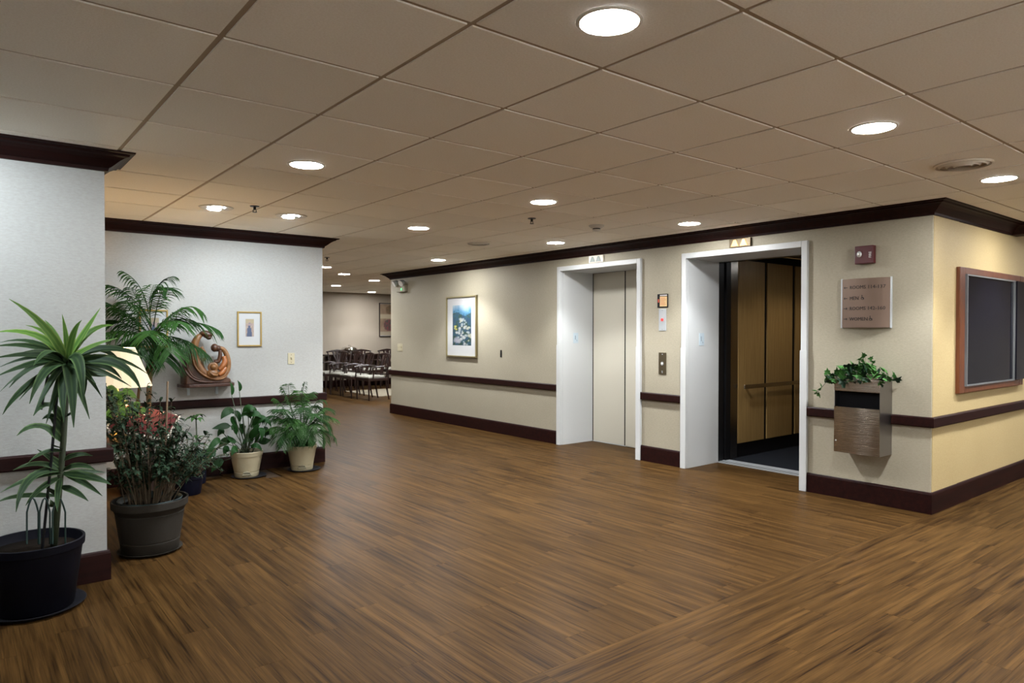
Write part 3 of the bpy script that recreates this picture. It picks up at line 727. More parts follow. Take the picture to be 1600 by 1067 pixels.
# directory sign, bowed outward
t=thing('directory_sign','bowed bronze room directory sign with silver edges beside the elevator','sign',(XW,2.65,1.445))
sy0,sy1,sz0,sz1=2.445,2.855,1.445,1.86
W=sy1-sy0; T=TR(sy1,sz0)
def bow(u): return .012+.045*(1-((u-W/2)/(W/2))**2)
rows=[]
for k in range(17):
    u=.012+(W-.024)*k/16
    rows.append([(u,0.004,bow(u)-.004),(u,0.004,bow(u)),(u,sz1-sz0-.004,bow(u)),(u,sz1-sz0-.004,bow(u)-.004)])
face=MB(T).rings(rows).build('face','sign_face',t,auto=30)
for u in (0,W-.012): MB(T).box((u,0,.0005),(u+.012,sz1-sz0,.018)).build('side_rail','aluminium',t,bevel=.002)
for v in (.004,sz1-sz0-.008):
    cap=[[ (0.012+(W-.024)*k/16,v,.0006),(0.012+(W-.024)*k/16,v+.004,.0006),(0.012+(W-.024)*k/16,v+.004,bow(0.012+(W-.024)*k/16)-.0045),(0.012+(W-.024)*k/16,v,bow(0.012+(W-.024)*k/16)-.0045)] for k in range(17)]
    MB(T).rings(cap).build('end_cap','sign_face',t)
def signrow(v,arrow,s,icon):
    text(s,.040,'sign_text',face,lambda u,vv,w_:T(.085+u*1.0,v+vv,bow(.085+u)+.0008+w_))
    a=MB(lambda u,vv,w_:T(.028+u,v+.014+vv,bow(.028+u)+.0008+w_))
    if arrow=='<': a.box((.006,-.0025,0),(.036,.0025,.0008)).prism([(0,0),(.012,.011),(.012,-.011)],lambda u,q:(u,q,0),lambda u,q:(u,q,.0008))
    else: a.box((0,-.0025,0),(.03,.0025,.0008)).prism([(.036,0),(.024,-.011),(.024,.011)],lambda u,q:(u,q,0),lambda u,q:(u,q,.0008))
    a.build('arrow','sign_text',face)
    if icon:
        u0=.085+icon
        k=MB(lambda u,vv,w_:T(u0+u,v+vv,bow(u0+u)+.0012+w_))
        k.lathe([(.007,0),(.011,0),(.011,.0006),(.007,.0006)],(.012,.010,0),16,cap=False).ball((.009,.034,0),(.004,.004,.0006),8,5)
        k.box((.007,.012,0),(.0115,.030,.0006)).box((.0115,.012,0),(.024,.0165,.0006)).box((.021,.0,0),(.0255,.0165,.0006))
        k.build('wheelchair_symbol','sign_text',face)
signrow(.325,'<','ROOMS 114-137',0); signrow(.235,'<','MEN',.10); signrow(.15,'>','ROOMS 142-160',0); signrow(.062,'>','WOMEN',.165)

# emergency light
t=thing('emergency_light','twin-head emergency light with green lamp at the far wall end','emergency light',(XW,10.3,2.08))
T=TR(10.44,2.08)
MB(T).box((0.02,0,.0005),(.30,.12,.06)).build('housing','wallpaper',t,bevel=.01)
for (u,tilt) in ((.05,.5),(.26,-.5)):
    c=Vector((u,.15,.09)); d=Vector((math.sin(tilt)*-.4,-.5,.8)).normalized()
    hd=MB(T).tube([c-d*.05,c-d*.02,c+d*.03],[.03,.05,.055],14).build('lamp_head','clear_lens',t,smooth=False)
    MB(T).tube([c+d*.031,c+d*.034],[.05,.05],14).build('lens','white_text',hd)
    MB(T).tube([(u,.10,.04),c-d*.04],.012,8).build('swivel','off_white',t)
MB(T).ball((.2,.045,.064),(.014,.022,.006),8,5).build('indicator','green_led',t)

# ------------------------------------------------------------------ DISPLAY WINDOW on the corridor wall
fx0,fx1,fz0,fz1=6.356,7.97,.909,1.945; YE_=YE-.004
r=sthing('window_1','dark glass display window in a red-brown wooden frame','window',((fx0+fx1)/2,YE,fz0))
T=TY(fx0,YE,fz0); W=fx1-fx0; H=fz1-fz0; fw=.11
for (a,b) in (((0,0),(fw,H)),((W-fw,0),(W,H)),((fw,0),(W-fw,.055)),((fw,H-.055),(W-fw,H))):
    MB(T).box((a[0],a[1],.0005),(b[0],b[1],.035)).build('frame_side','frame_wood',r,bevel=.006)
MB(T).box((fw,.055,.001),(W-fw,H-.055,.004)).build('inner_back','black',r)
pn=MB(T).box((fw+.03,.065,.024),(1.33,H-.062,.030)).build('glass_pane','dark_glass',r)
for (a,b) in (((fw+.020,.055),(fw+.034,H-.055)),((1.326,.055),(1.34,H-.055)),((fw+.034,.055),(1.322,.067)),((fw+.034,H-.067),(1.322,H-.055))):
    MB(T).box((a[0],a[1],.020),(b[0],b[1],.045)).build('pane_edge','pane_metal',pn)
pn=MB(T).box((1.342,.062,.047),(W+.045,H-.058,.056)).build('glass_pane','dark_glass',r)
MB(T).box((W+.03,.058,.044),(W+.05,H-.054,.060)).build('pane_edge','black',pn)

# ------------------------------------------------------------------ WALL BIN with planter
by0,by1=2.442,2.806; bx=5.66; bz0,bz1=.425,1.05
t=thing('wall_waste_bin','brushed steel wall bin with black slot and planter top','waste bin',(XW,(by0+by1)/2,bz0))
th=.004
mb=MB()
mb.box((bx+.006,by0,bz0),(XW-.001,by0+th,bz1)).box((bx+.006,by1-th,bz0),(XW-.001,by1,bz1)).box((XW-th-.001,by0+th,bz0),(XW-.001,by1-th,bz1)).box((bx+.006,by0+th,bz0),(XW-th-.001,by1-th,bz0+th))
mb.build('body','steel_dark',t)
mb=MB().box((bx,by0,.93),(bx+.006,by1,bz1)); mb.build('upper_panel','brushed_steel',t,bevel=.002)
R=[]
for k in range(13):
    y=by0+.001+(by1-by0-.002)*k/12; bowx=.02*(math.sin(math.pi*k/12))
    R.append([(bx+.006,y,bz0+.003),(bx-bowx*.8,y,bz0+.003),(bx-bowx*.15,y,.80),(bx+.006,y,.80)])
dr=MB().rings(R).build('door_panel','brushed_steel',t,auto=30)
MB().ball((bx-.004,by1-.018,.52),(.004,.006,.006),8,5).build('latch','aluminium',dr)
MB().box((bx+.05,by0+th,.78),(bx+.056,by1-th,.95)).build('slot_liner','dark_gap',t)
MB().box((bx+.006,by0+th,.79),(bx+.05,by1-th,.795)).build('slot_floor','dark_gap',t)
MB().box((bx+.006,by0+th,.945),(XW-th-.001,by1-th,.955)).build('planter_tray','steel_dark',t)

# ivy in the planter top
iv=thing('ivy_plant','trailing green ivy growing from the top of the steel bin','plant',(5.77,2.62,.955))
MB().box((bx+.012,by0+.01,.956),(XW-.012,by1-.01,1.02)).build('soil','soil',iv)
def ivy_outline(s=1):
    p=[(0,0),(.35,-.12),(.5,.12),(.32,.3),(.42,.55),(.16,.6),(0,1.0),(-.16,.6),(-.42,.55),(-.32,.3),(-.5,.12),(-.35,-.12)]
    return p
mb=MB(); c=mb.av((0,.3,0),(.5,.3)); ids=[mb.av((x*.05,y*.05,-.006*abs(x)*2-.004*y),(.5+x*.9,y)) for x,y in ivy_outline()]
mb.v[c]=Vector((0,.3*.05,.004))
for k in range(len(ids)): mb.f.append([c,ids[k],ids[(k+1)%len(ids)]])
ivm=[]
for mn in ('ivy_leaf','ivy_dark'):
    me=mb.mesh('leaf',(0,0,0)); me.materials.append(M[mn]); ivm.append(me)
rg=random.Random(3)
def put_leaf(p,size,m=0,parent=iv,yawr=None):
    o=bpy.data.objects.new('leaf',ivm[m]); COL.objects.link(o); o.parent=parent; o.location=Vector(p)-ORG[parent.name]
    o.rotation_euler=(rg.uniform(.1,1.5),rg.uniform(-.7,.7),math.radians(90)+rg.uniform(-1.5,1.5)) if yawr is None else yawr; o.scale=(size,)*3
stems=MB()
for k in range(135):
    y=rg.uniform(by0-.05,by1+.06); x=rg.uniform(bx-.045,XW-.03); q=1-abs((y-2.62)/.26)**2
    z=1.035+rg.uniform(.0,.13)*max(q,.25)+ (-.03 if x<bx else 0)
    if y<by0 or y>by1: z-=.02
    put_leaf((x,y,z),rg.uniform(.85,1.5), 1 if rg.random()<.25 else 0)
    stems.tube([(5.77,min(max(y,by0+.03),by1-.03),1.02),(x,y,z)],.0012,4)
for (y,z) in ((2.63,1.20),(2.60,1.215),(2.57,1.19),(2.66,1.185),(2.55,1.17)):
    put_leaf((5.76,y,z),.9); stems.tube([(5.77,2.62,1.02),(5.76,y,z)],.0012,4)
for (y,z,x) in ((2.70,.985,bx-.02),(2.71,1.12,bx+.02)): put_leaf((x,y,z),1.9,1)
tr=[(5.70,2.80,1.05),(5.68,2.85,1.03),(5.67,2.88,.99),(5.67,2.91,.955),(5.67,2.94,.925),(5.67,2.95,.89)]
stems.tube(tr,.002,5)
for (x,y,z) in tr: put_leaf((x-.01,y,z),rg.uniform(.8,1.1),0)
put_leaf((5.66,2.935,.87),1.0,0); put_leaf((5.66,2.95,.915),1.1,0); put_leaf((5.66,2.86,1.06),1.2,0)
stems.build('stems','stem_green',iv)

# ------------------------------------------------------------------ SHELF + CARVING
sh=thing('wall_shelf','dark wooden round-fronted wall shelf under the carved figures','shelf',(1.9,YM,.885))
SX0,SX1=1.63,2.125
ol=[(SX0,YM-.001),(SX1,YM-.001),(SX1,YM-.10)]
for k in range(1,8):
    an=k/8*math.pi/2
    ol.append((SX1-.06+.06*math.cos(an),YM-.10-.10*math.sin(an)))
ol.append((SX1-.06,YM-.205)); ol.append((SX0+.06,YM-.205))
for k in range(1,8):
    an=math.pi/2*(1-k/8); ol.append((SX0+.06-.06*math.cos(an),YM-.10-.10*math.sin(an)))
ol.append((SX0,YM-.10))
MB().prism(ol,lambda x,y:(x,y,.884),lambda x,y:(x,y,.915)).build('board','shelf_wood',sh,bevel=.005)
for x in (1.73,1.99):
    MB().box((x-.012,YM-.012,.80),(x+.012,YM-.001,.883)).box((x-.012,YM-.13,.879),(x+.012,YM-.012,.8835)).build('bracket','plate_blue',sh)
sc=thing('carved_sculpture','carved wooden sculpture of two figures curving round an infant','sculpture',(1.88,YM-.10,.915))
SYC=YM-.105
def TS_(u,v,w_): # u,v in crop px of the study view -> metres on the shelf ; w toward viewer
    return (1.868+(u-490)/1330., SYC-w_, .9155+(762-v)/1330.)
def sp(u,v,w_=0): return Vector(TS_(u,v,w_))
def spline(P,n=6):
    out=[]
    for i in range(len(P)-1):
        p0=P[max(i-1,0)];p1=P[i];p2=P[i+1];p3=P[min(i+2,len(P)-1)]
        for k in range(n):
            t=k/n
            out.append(tuple(.5*((2*b)+(-a+c)*t+(2*a-5*b+4*c-d)*t*t+(-a+3*b-3*c+d)*t**3) for a,b,c,d in zip(p0,p1,p2,p3)))
    out.append(tuple(P[-1])); return out
def tubeS(P,name,matn,flat=1.0,n=12,seg=5):
    q=spline(P,seg); pts=[sp(a,b,c) for a,b,c,r in q]; rad=[max(r,2)/1330 for a,b,c,r in q]
    return MB().tube(pts,rad,n,flat=flat,up=(0,-1,0)).build(name,matn,sc,smooth=True)
# base mound and rear cloak
oc=[(200,762),(205,640),(230,520),(262,400),(290,310),(330,330),(340,450),(380,560),(450,640),(560,700),(680,700),(740,690),(775,715),(785,745),(770,762)]
MB().rings([[sp(490+(u-490)*k,762+(v-762)*(1-.25*(1-k)),ww) for u,v in oc] for k,ww in ((.96,-.075),(1,-.05),(1,.02),(.97,.05),(.9,.07))]).build('carved_base','carved_dark',sc,auto=50,bevel=.006)
# great crescent : standing figure's robe sweeping under to the kneeling figure
tubeS([(432,140,.02,26),(385,175,.025,42),(345,250,.03,52),(335,360,.035,56),(350,470,.04,58),(395,575,.045,60),(475,655,.05,56),(575,695,.05,48),(670,680,.05,40),(730,600,.045,38),(745,500,.04,38),(725,400,.035,36),(690,335,.03,32),(640,310,.03,26)],'carved_robes','carved_light',flat=.9)
tubeS([(300,330,.06,10),(300,420,.075,12),(330,540,.085,13),(400,630,.09,13),(500,690,.09,12),(600,712,.085,11),(690,690,.08,9),(740,610,.07,7)],'robe_fold','carved_light')
tubeS([(215,560,.05,8),(250,640,.07,12),(330,710,.085,14),(440,738,.085,12),(560,745,.08,8)],'robe_fold','carved_dark')
tubeS([(240,420,.04,8),(250,560,.06,12),(300,660,.075,12),(400,715,.085,8)],'robe_fold','carved_dark')
MB().ball(sp(495,142,.035),(.047,.045,.036)).ball(sp(465,125,.025),(.050,.050,.030)).ball(sp(505,178,.045),(.026,.03,.022)).build('standing_figure_head','carved_dark',sc,smooth=True)
MB().ball(sp(578,310,.035),(.034,.040,.040)).ball(sp(610,318,.02),(.045,.042,.032)).build('kneeling_figure_head','carved_dark',sc,smooth=True)
tubeS([(400,300,.07,26),(440,370,.075,24),(455,430,.07,20),(425,470,.06,18)],'carved_arm','carved_light')
tubeS([(400,360,.055,14),(420,470,.06,16),(440,560,.06,14),(480,620,.06,12)],'carved_arm','carved_dark')
tubeS([(680,420,.06,26),(690,490,.07,34),(660,545,.075,34),(610,590,.08,22)],'carved_sleeve','carved_orange')
tubeS([(700,560,.07,22),(660,620,.08,32),(610,655,.08,26)],'carved_knee','carved_orange')
tubeS([(640,340,.05,22),(640,420,.05,26),(620,480,.045,28),(570,490,.04,26)],'carved_veil','carved_dark')
MB().lathe([(.028,-.004),(.042,-.004),(.046,0),(.042,.004),(.028,.004)],(0,0,0),20,cap=False)
h_=MB(lambda u,v,w_: tuple(sp(540,555,.085)+Vector((u,-w_,v)))).lathe([(.030,-.006),(.046,-.006),(.050,0),(.046,.006),(.030,.006)],(0,0,0),20,cap=False).build('halo','carved_light',sc,smooth=True)
MB().ball(sp(540,553,.095),(.030,.028,.030)).build('infant_head','carved_light',sc,smooth=True)
MB().ball(sp(535,635,.085),(.058,.034,.042)).build('infant_body','carved_light',sc,smooth=True)
tubeS([(490,610,.1,14),(530,650,.12,16),(585,655,.11,14)],'infant_arm','carved_light')

# ------------------------------------------------------------------ POTS & PLANTS
def pot(parent,c,rt,rb,h,matn,rim=.03,soil='soil',rib=False,feet=False):
    x,y,z=c
    prof=[(.001,0),(rb*.96,0),(rb,.006)]
    if rib:
        for t in (.22,.74):
            r0=rb+(rt-.012-rb)*t; prof+=[(r0,h*t),(r0-.004,h*t+.003),(r0-.004,h*t+.007),(r0+.001,h*t+.010)]
    prof+=[(rt-.012,h-rim-.004),(rt-.002,h-rim),(rt,h-.003),(rt-.004,h),(rt-.012,h-.002),(rt-.018,h-rim),(rt-.028,h-.06),(.001,h-.06)]
    MB().lathe(prof,(x,y,z),36).build('pot',matn,parent,auto=50)
    MB().lathe([(.001,h-.058),(rt-.03,h-.058),(rt-.03,h-.045),(.001,h-.035)],(x,y,z),24).build('soil',soil,parent,smooth=True)
def saucer(parent,c,r,matn,h=.02):
    MB().lathe([(.001,.0005),(r*.86,.0005),(r,h),(r-.006,h),(r*.84,.006),(.001,.006)],c,32).build('saucer',matn,parent,auto=50)
def leaf(parent,base,ctrl,tip,wd,matn,fold=.3,seg=9,shape=None,name='leaf',up=(0,0,1)):
    return MB().ribbon(base,ctrl,tip,wd,seg,fold,up,shape).build(name,matn,parent,smooth=True,recalc=False)
SL=lambda t: max(.05,min(1,(t*3.2+.35))*max(0,1-((t-.25)/.75)**2.2 if t>.25 else 1)) # long strap
OV=lambda t: max(.03,math.sin(math.pi*t**.8)**.85)                                     # oval blade

# --- striped dracaena at far left
dx,dy=.30,4.27
dr=thing('dracaena_plant','tall striped dracaena in a black pot against the left wall','plant',(dx,dy,0))
saucer(dr,(dx,dy,0),.226,'saucer_dark',.022)
pot(dr,(dx,dy,.006),.222,.172,.345,'black_pot',.04)
A=lambda px,py,Y: ony(px,py,Y)
MB().tube([A(84,855,4.22),A(92,770,4.22),A(99,690,4.21),A(103,620,4.2),A(105,565,4.2)],[.017,.015,.014,.014,.012],8).build('stem','stem_green',dr,smooth=True)
MB().tube([A(66,858,4.18),A(80,720,4.18),A(93,575,4.18)],.0065,6).build('support_stake','black',dr)
MB().tube([A(76,580,4.15),A(64,640,4.15)],.006,6).build('support_stake','black',dr)
for (a,b) in ((42,60),(62,78),(82,102)):
    P=[A(a,850,4.10)]+[A(a+(b-a)*k/6, 800-22*math.sin(math.pi*k/6),4.10) for k in range(7)]+[A(b,850,4.12)]
    MB().tube(P,.004,6).build('wire_hoop','wire_green',dr)
B1=(105,568)
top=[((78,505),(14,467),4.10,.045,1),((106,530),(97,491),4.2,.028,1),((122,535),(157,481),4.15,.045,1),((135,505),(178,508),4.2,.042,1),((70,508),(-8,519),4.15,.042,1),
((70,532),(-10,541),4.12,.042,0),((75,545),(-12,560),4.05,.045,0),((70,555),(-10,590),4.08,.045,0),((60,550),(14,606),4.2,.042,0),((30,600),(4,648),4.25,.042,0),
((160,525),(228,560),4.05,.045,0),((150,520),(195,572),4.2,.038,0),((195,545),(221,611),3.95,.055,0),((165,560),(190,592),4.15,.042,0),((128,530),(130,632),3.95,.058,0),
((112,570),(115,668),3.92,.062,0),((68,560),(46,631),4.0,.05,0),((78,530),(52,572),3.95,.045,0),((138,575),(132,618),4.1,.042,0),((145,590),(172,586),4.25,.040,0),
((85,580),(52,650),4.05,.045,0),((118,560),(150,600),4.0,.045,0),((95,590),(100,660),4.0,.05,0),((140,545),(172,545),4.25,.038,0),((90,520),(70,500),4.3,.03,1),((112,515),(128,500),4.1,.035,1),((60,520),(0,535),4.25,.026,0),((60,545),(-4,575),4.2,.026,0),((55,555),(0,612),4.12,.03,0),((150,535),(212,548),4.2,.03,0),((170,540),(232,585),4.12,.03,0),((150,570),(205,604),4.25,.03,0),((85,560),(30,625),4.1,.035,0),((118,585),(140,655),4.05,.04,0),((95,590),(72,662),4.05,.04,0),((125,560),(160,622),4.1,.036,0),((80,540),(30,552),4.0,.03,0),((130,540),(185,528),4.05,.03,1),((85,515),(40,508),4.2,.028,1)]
rgd=random.Random(2)
for (c,tp,Y,wd,yg) in top:
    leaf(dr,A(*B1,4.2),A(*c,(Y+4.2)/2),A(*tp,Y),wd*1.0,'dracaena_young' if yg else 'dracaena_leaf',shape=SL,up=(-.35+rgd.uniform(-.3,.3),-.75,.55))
for (bp,c,tp,Y,wd) in [((98,690),(60,648),(26,681),4.05,.05),((100,660),(75,612),(52,650),4.1,.045),((101,680),(85,640),(66,655),4.2,.05),((99,700),(85,700),(80,694),4.1,.03),((102,650),(110,650),(118,640),4.1,.03),
 ((97,740),(145,742),(174,757),4.05,.045),((97,742),(130,735),(165,738),4.25,.035),((95,760),(118,765),(138,783),4.0,.035),((97,736),(35,728),(25,800),3.98,.05),((97,740),(55,738),(0,770),4.05,.035),
 ((92,780),(80,765),(72,762),4.05,.03),((90,790),(82,800),(74,765),4.0,.03),((95,745),(88,770),(90,800),4.0,.03),((92,775),(20,770),(-6,786),4.1,.03),((98,730),(88,720),(58,702),4.2,.035),((98,735),(125,720),(150,735),4.0,.035),((97,738),(130,750),(160,775),4.1,.035),((97,735),(60,715),(20,735),4.1,.035),((96,745),(60,760),(40,790),4.1,.035),((97,720),(120,705),(145,712),4.15,.03),((99,705),(70,700),(45,722),4.1,.03)]:
    leaf(dr,A(*bp,4.215),A(*c,(Y+4.215)/2),A(*tp,Y),wd*1.0,'dracaena_leaf',shape=SL,up=(-.3,-.7,.6))

# --- bushy shrub in ribbed grey pot
gx,gy=.962,4.93
g=thing('bushy_potted_shrub','dark fine-leaved shrub in a ribbed grey pot beside the left wall','plant',(gx,gy,0))
saucer(g,(gx,gy,0),.19,'grey_pot',.02)
pot(g,(gx,gy,.006),.225,.165,.335,'grey_pot',.045,rib=True)
MB().lathe([(.178,.30),(.19,.33),(.186,.335),(.172,.30)],(gx,gy,.006),30,cap=False).build('liner_rim','teal_pot',g,smooth=True)
MB().tube([A(255,800,4.95),A(262,596,4.95)],.0065,6).build('support_stake','stake_wood',g)
rg=random.Random(8)
tw=MB(); lv=MB()
for k in range(95):
    an=rg.uniform(0,6.28); rr=rg.uniform(.02,.14); b=Vector((gx+rr*math.cos(an),gy+rr*math.sin(an),.29))
    out=rg.uniform(.03,.30); hgt=rg.uniform(.18,.72)*(1-.9*max(0,math.cos(an))*out)*(1.12 if math.cos(an)<.2 else 1); 
    tpx=min(max(b.x+math.cos(an)*out,gx-.30),gx+.36); tpy=b.y+math.sin(an)*out
    tp=Vector((tpx,max(tpy,4.55),b.z+hgt)); ct=(b+tp)/2+Vector((0,0,.09))
    P=[b*(1-t)**2+ct*2*t*(1-t)+tp*t*t for t in [i/6 for i in range(7)]]
    tw.tube(P,[.0035-.0003*i for i in range(7)],5)
    for i in range(30):
        t=rg.uniform(.42,1.0); p=b*(1-t)**2+ct*2*t*(1-t)+tp*t*t
        d=Vector((rg.uniform(-1,1),rg.uniform(-1,1),rg.uniform(-.5,.6))).normalized(); l=rg.uniform(.025,.06)
        lv.ribbon(p,p+d*l*.55+Vector((0,0,.006)),p+d*l-Vector((0,0,.008)),l*.42,3,.2)
tw.build('twigs','twig',g)
o=lv.build('foliage','shrub_leaf',g,smooth=True,recalc=False); o['kind']='stuff'

# --- low feathery plant in a navy pot
nx_,ny_=1.56,6.45
n_=thing('feathery_shrub','low feathery shrub in a dark blue pot behind the big grey pot','plant',(nx_,ny_,0))
pot(n_,(nx_,ny_,0.0005),.13,.10,.17,'navy_pot',.03)
tw=MB(); lv=MB()
for k in range(60):
    an=rg.uniform(0,6.28); b=Vector((nx_+.08*math.cos(an),ny_+.08*math.sin(an),.16)); out=rg.uniform(.05,.30); hgt=rg.uniform(.0,.36)
    tp=b+Vector((math.cos(an)*out,math.sin(an)*out,hgt)); ct=(b+tp)/2+Vector((0,0,.12))
    P=[b*(1-t)**2+ct*2*t*(1-t)+tp*t*t for t in [i/5 for i in range(6)]]; tw.tube(P,.002,4)
    for i in range(26):
        t=rg.uniform(.3,1.0); p=b*(1-t)**2+ct*2*t*(1-t)+tp*t*t
        d=Vector((rg.uniform(-1,1),rg.uniform(-1,1),rg.uniform(-.6,.4))).normalized(); l=rg.uniform(.02,.05)
        lv.ribbon(p,p+d*l*.5,p+d*l,l*.28,2,.1)
tw.build('twigs','twig',n_); o=lv.build('foliage','shrub_leaf',n_,smooth=True,recalc=False); o['kind']='stuff'

# --- small cutting near the wall
cx_,cy_=1.73,6.86
q=thing('young_leafy_cutting','young upright leafy cutting in a small dark pot against the wall','plant',(cx_,cy_,0))
pot(q,(cx_,cy_,.0005),.10,.08,.30,'navy_pot',.03)
zt=ony(306,652,cy_).z
MB().tube([(cx_,cy_,.2),(cx_+.005,cy_,.4),(cx_-.003,cy_,zt)],[.008,.007,.005],6).build('stem','stem_green',q,smooth=True)
for k in range(9):
    an=k*.698; b=Vector((cx_-.003,cy_,zt-.004*k)); d=Vector((math.cos(an),math.sin(an)*.8,0)); l=rg.uniform(.08,.115)
    leaf(q,b,b+d*l*.5+Vector((0,0,.05)),b+d*l+Vector((0,0,-.01)),.045,'cutting_leaf',shape=OV,seg=6)
for (an,z0) in ((.3,.40),(2.9,.38),(4.5,.42),(1.6,.34),(5.6,.33)):
    b=Vector((cx_,cy_,z0)); d=Vector((math.cos(an),math.sin(an)*.7,0)); l=.13
    leaf(q,b,b+d*l*.5+Vector((0,0,.06)),b+d*l,.04,'cutting_leaf',shape=OV,seg=6)

# --- peace lily
def cream(parent,c,rt=.155,rb=.112,h=.245):
    x,y,z=c
    MB().lathe([(.001,0),(rb-.004,0),(rb,.006),(rb+.004,.045),(rb-.001,.047),(rb-.001,.052),(rb+.005,.054),(rt-.010,h-.045),(rt-.006,h-.043),(rt,h-.004),(rt-.003,h),(rt-.012,h-.002),(rt-.022,h-.05),(.001,h-.05)],(x,y,z),32).build('pot','cream_pot',parent,auto=40)
    MB().lathe([(.001,h-.049),(rt-.024,h-.049),(rt-.024,h-.035),(.001,h-.03)],(x,y,z),24).build('soil','soil',parent,smooth=True)
    d=Vector((x,y,0)); d=-d.normalized(); s_=Vector((-d.y,d.x,0))
    P=Vector((x,y,z))+d*(rb+.004)
    T=lambda u,v,w_: tuple(P+s_*u+Vector((0,0,v))+d*w_)
    MB(T).prism([(-.045,.022),(-.03,.052),(0,.064),(.03,.052),(.045,.022)],lambda u,v:(u,v,-.03),lambda u,v:(u,v,.006)).build('watering_lip','lip_grey',parent,bevel=.003)
    MB(T).box((-.03,.042,.006),(.03,.047,.0068)).build('watering_slot','dark_gap',parent)
lx,ly=2.195,6.885
p_=thing('peace_lily','broad-leaved peace lily in the left cream pot','plant',(lx,ly,0),'cream pots along the wall')
saucer(p_,(lx+.02,ly-.01,0),.165,'saucer_dark',.012); cream(p_,(lx,ly,.007))
LB=[((352,640),(362,607),0),((374,640),(370,612),0)]
ll=[((365,650),(360,655),(372,672)),((375,660),(372,640),(362,646)),((393,655),(385,638),(376,652)),((398,650),(402,632),(380,645)),((400,640),(398,665),(392,668)),
((345,690),(340,680),(320,712)),((338,700),(330,705),(317,728)),((350,720),(340,720),(330,738)),((360,665),(350,665),(331,670)),((350,678),(345,668),(340,682)),
((395,665),(405,650),(416,652)),((388,650),(400,640),(410,655)),((400,672),(405,675),(398,695)),((405,668),(412,668),(408,690)),((412,670),(416,665),(414,685)),((402,690),(412,690),(423,687)),
((370,680),(366,660),(362,672)),((378,680),(378,655),(380,668)),((385,690),(392,672),(395,690)),((370,690),(360,690),(355,680)),((383,712),(382,700),(382,717)),((390,685),(398,676),(404,660)),((358,705),(352,695),(350,712)),((392,700),(400,690),(410,705)),((365,640),(352,640),(345,655)),((408,660),(418,650),(424,668)),((395,690),(388,680),(378,695)),((362,690),(350,685),(342,700)),((380,650),(388,630),(398,640)),((410,680),(420,672),(428,680)),((372,705),(366,695),(362,712))]
base=Vector((lx,ly,.235))
rg2=random.Random(21)
for k,(c,m1,tp) in enumerate(ll):
    Y=ly-rg2.uniform(-.05,.16)
    t1=ony(*tp,Y); cc=ony(*c,(Y+ly)/2); b=base+Vector((rg2.uniform(-.06,.06),rg2.uniform(-.05,.05),-.03))
    st=cc
    MB().tube([b,(b+st)/2+Vector((0,0,.02)),st],.004,5).build('leaf_stalk','stem_green',p_,smooth=True)
    mid=ony(*m1,Y)
    leaf(p_,st,mid,t1,rg2.uniform(.055,.08),'lily_leaf',shape=OV,seg=7,fold=.2,up=(.3,-1,.6))
for (px,py,h2) in ((359,596,618),(371,594,612)):
    tp=ony(px,py,ly-.02); bt=ony(px+3,h2,ly-.02)
    MB().tube([base,(base+bt)/2,bt],.0035,5).build('flower_stalk','stem_green',p_,smooth=True)
    leaf(p_,bt,(bt+tp)/2+Vector((.02,-.02,0)),tp,.04,'lily_leaf',shape=OV,seg=6,up=(.3,-1,.3),name='spathe')

# --- palms
def frond(parent,base,ctrl,tip,n,ll_,wd,matn,droop=.35,start=.28,parted=True):
    base,ctrl,tip=Vector(base),Vector(ctrl),Vector(tip); mb=MB()
    f=lambda t: base*(1-t)**2+ctrl*2*t*(1-t)+tip*t*t
    mb.tube([f(i/8) for i in range(9)],[.0042*(1-.8*i/8)+.0006 for i in range(9)],5)
    for k in range(n):
        t=start+(1-start)*(k+.5)/n; p=f(t); d=((ctrl-base)*(1-t)+(tip-ctrl)*t).normalized()
        sd=d.cross(Vector((0,0,1)))
        if sd.length<.1: sd=Vector((1,0,0))
        sd.normalize(); l=ll_*(.45+.75*math.sin(math.pi*min(1,(t-start)/(1-start)*.85+.12)))
        for s in (-1,1):
            e_=(d*.65+sd*s*.8+Vector((0,0,.12))).normalized()
            dd=droop*(.7+.6*random.random()); tp=p+e_*l-Vector((0,0,dd*l)); mb.ribbon(p,p+e_*l*.55-Vector((0,0,dd*.15*l)),tp,wd,4,.15,up=(.3*random.uniform(-1,1),-.6,.6))
    return mb.build('frond',matn,parent,smooth=True,recalc=False)
px_,py_=2.745,6.87
pa=thing('parlor_palm','feathery parlor palm in the right cream pot at the wall end','plant',(px_,py_,0),'cream pots along the wall')
saucer(pa,(px_+.02,py_-.01,0),.165,'saucer_dark',.012); cream(pa,(px_,py_,.007),.15,.108,.25)
base=Vector((px_,py_,.22))
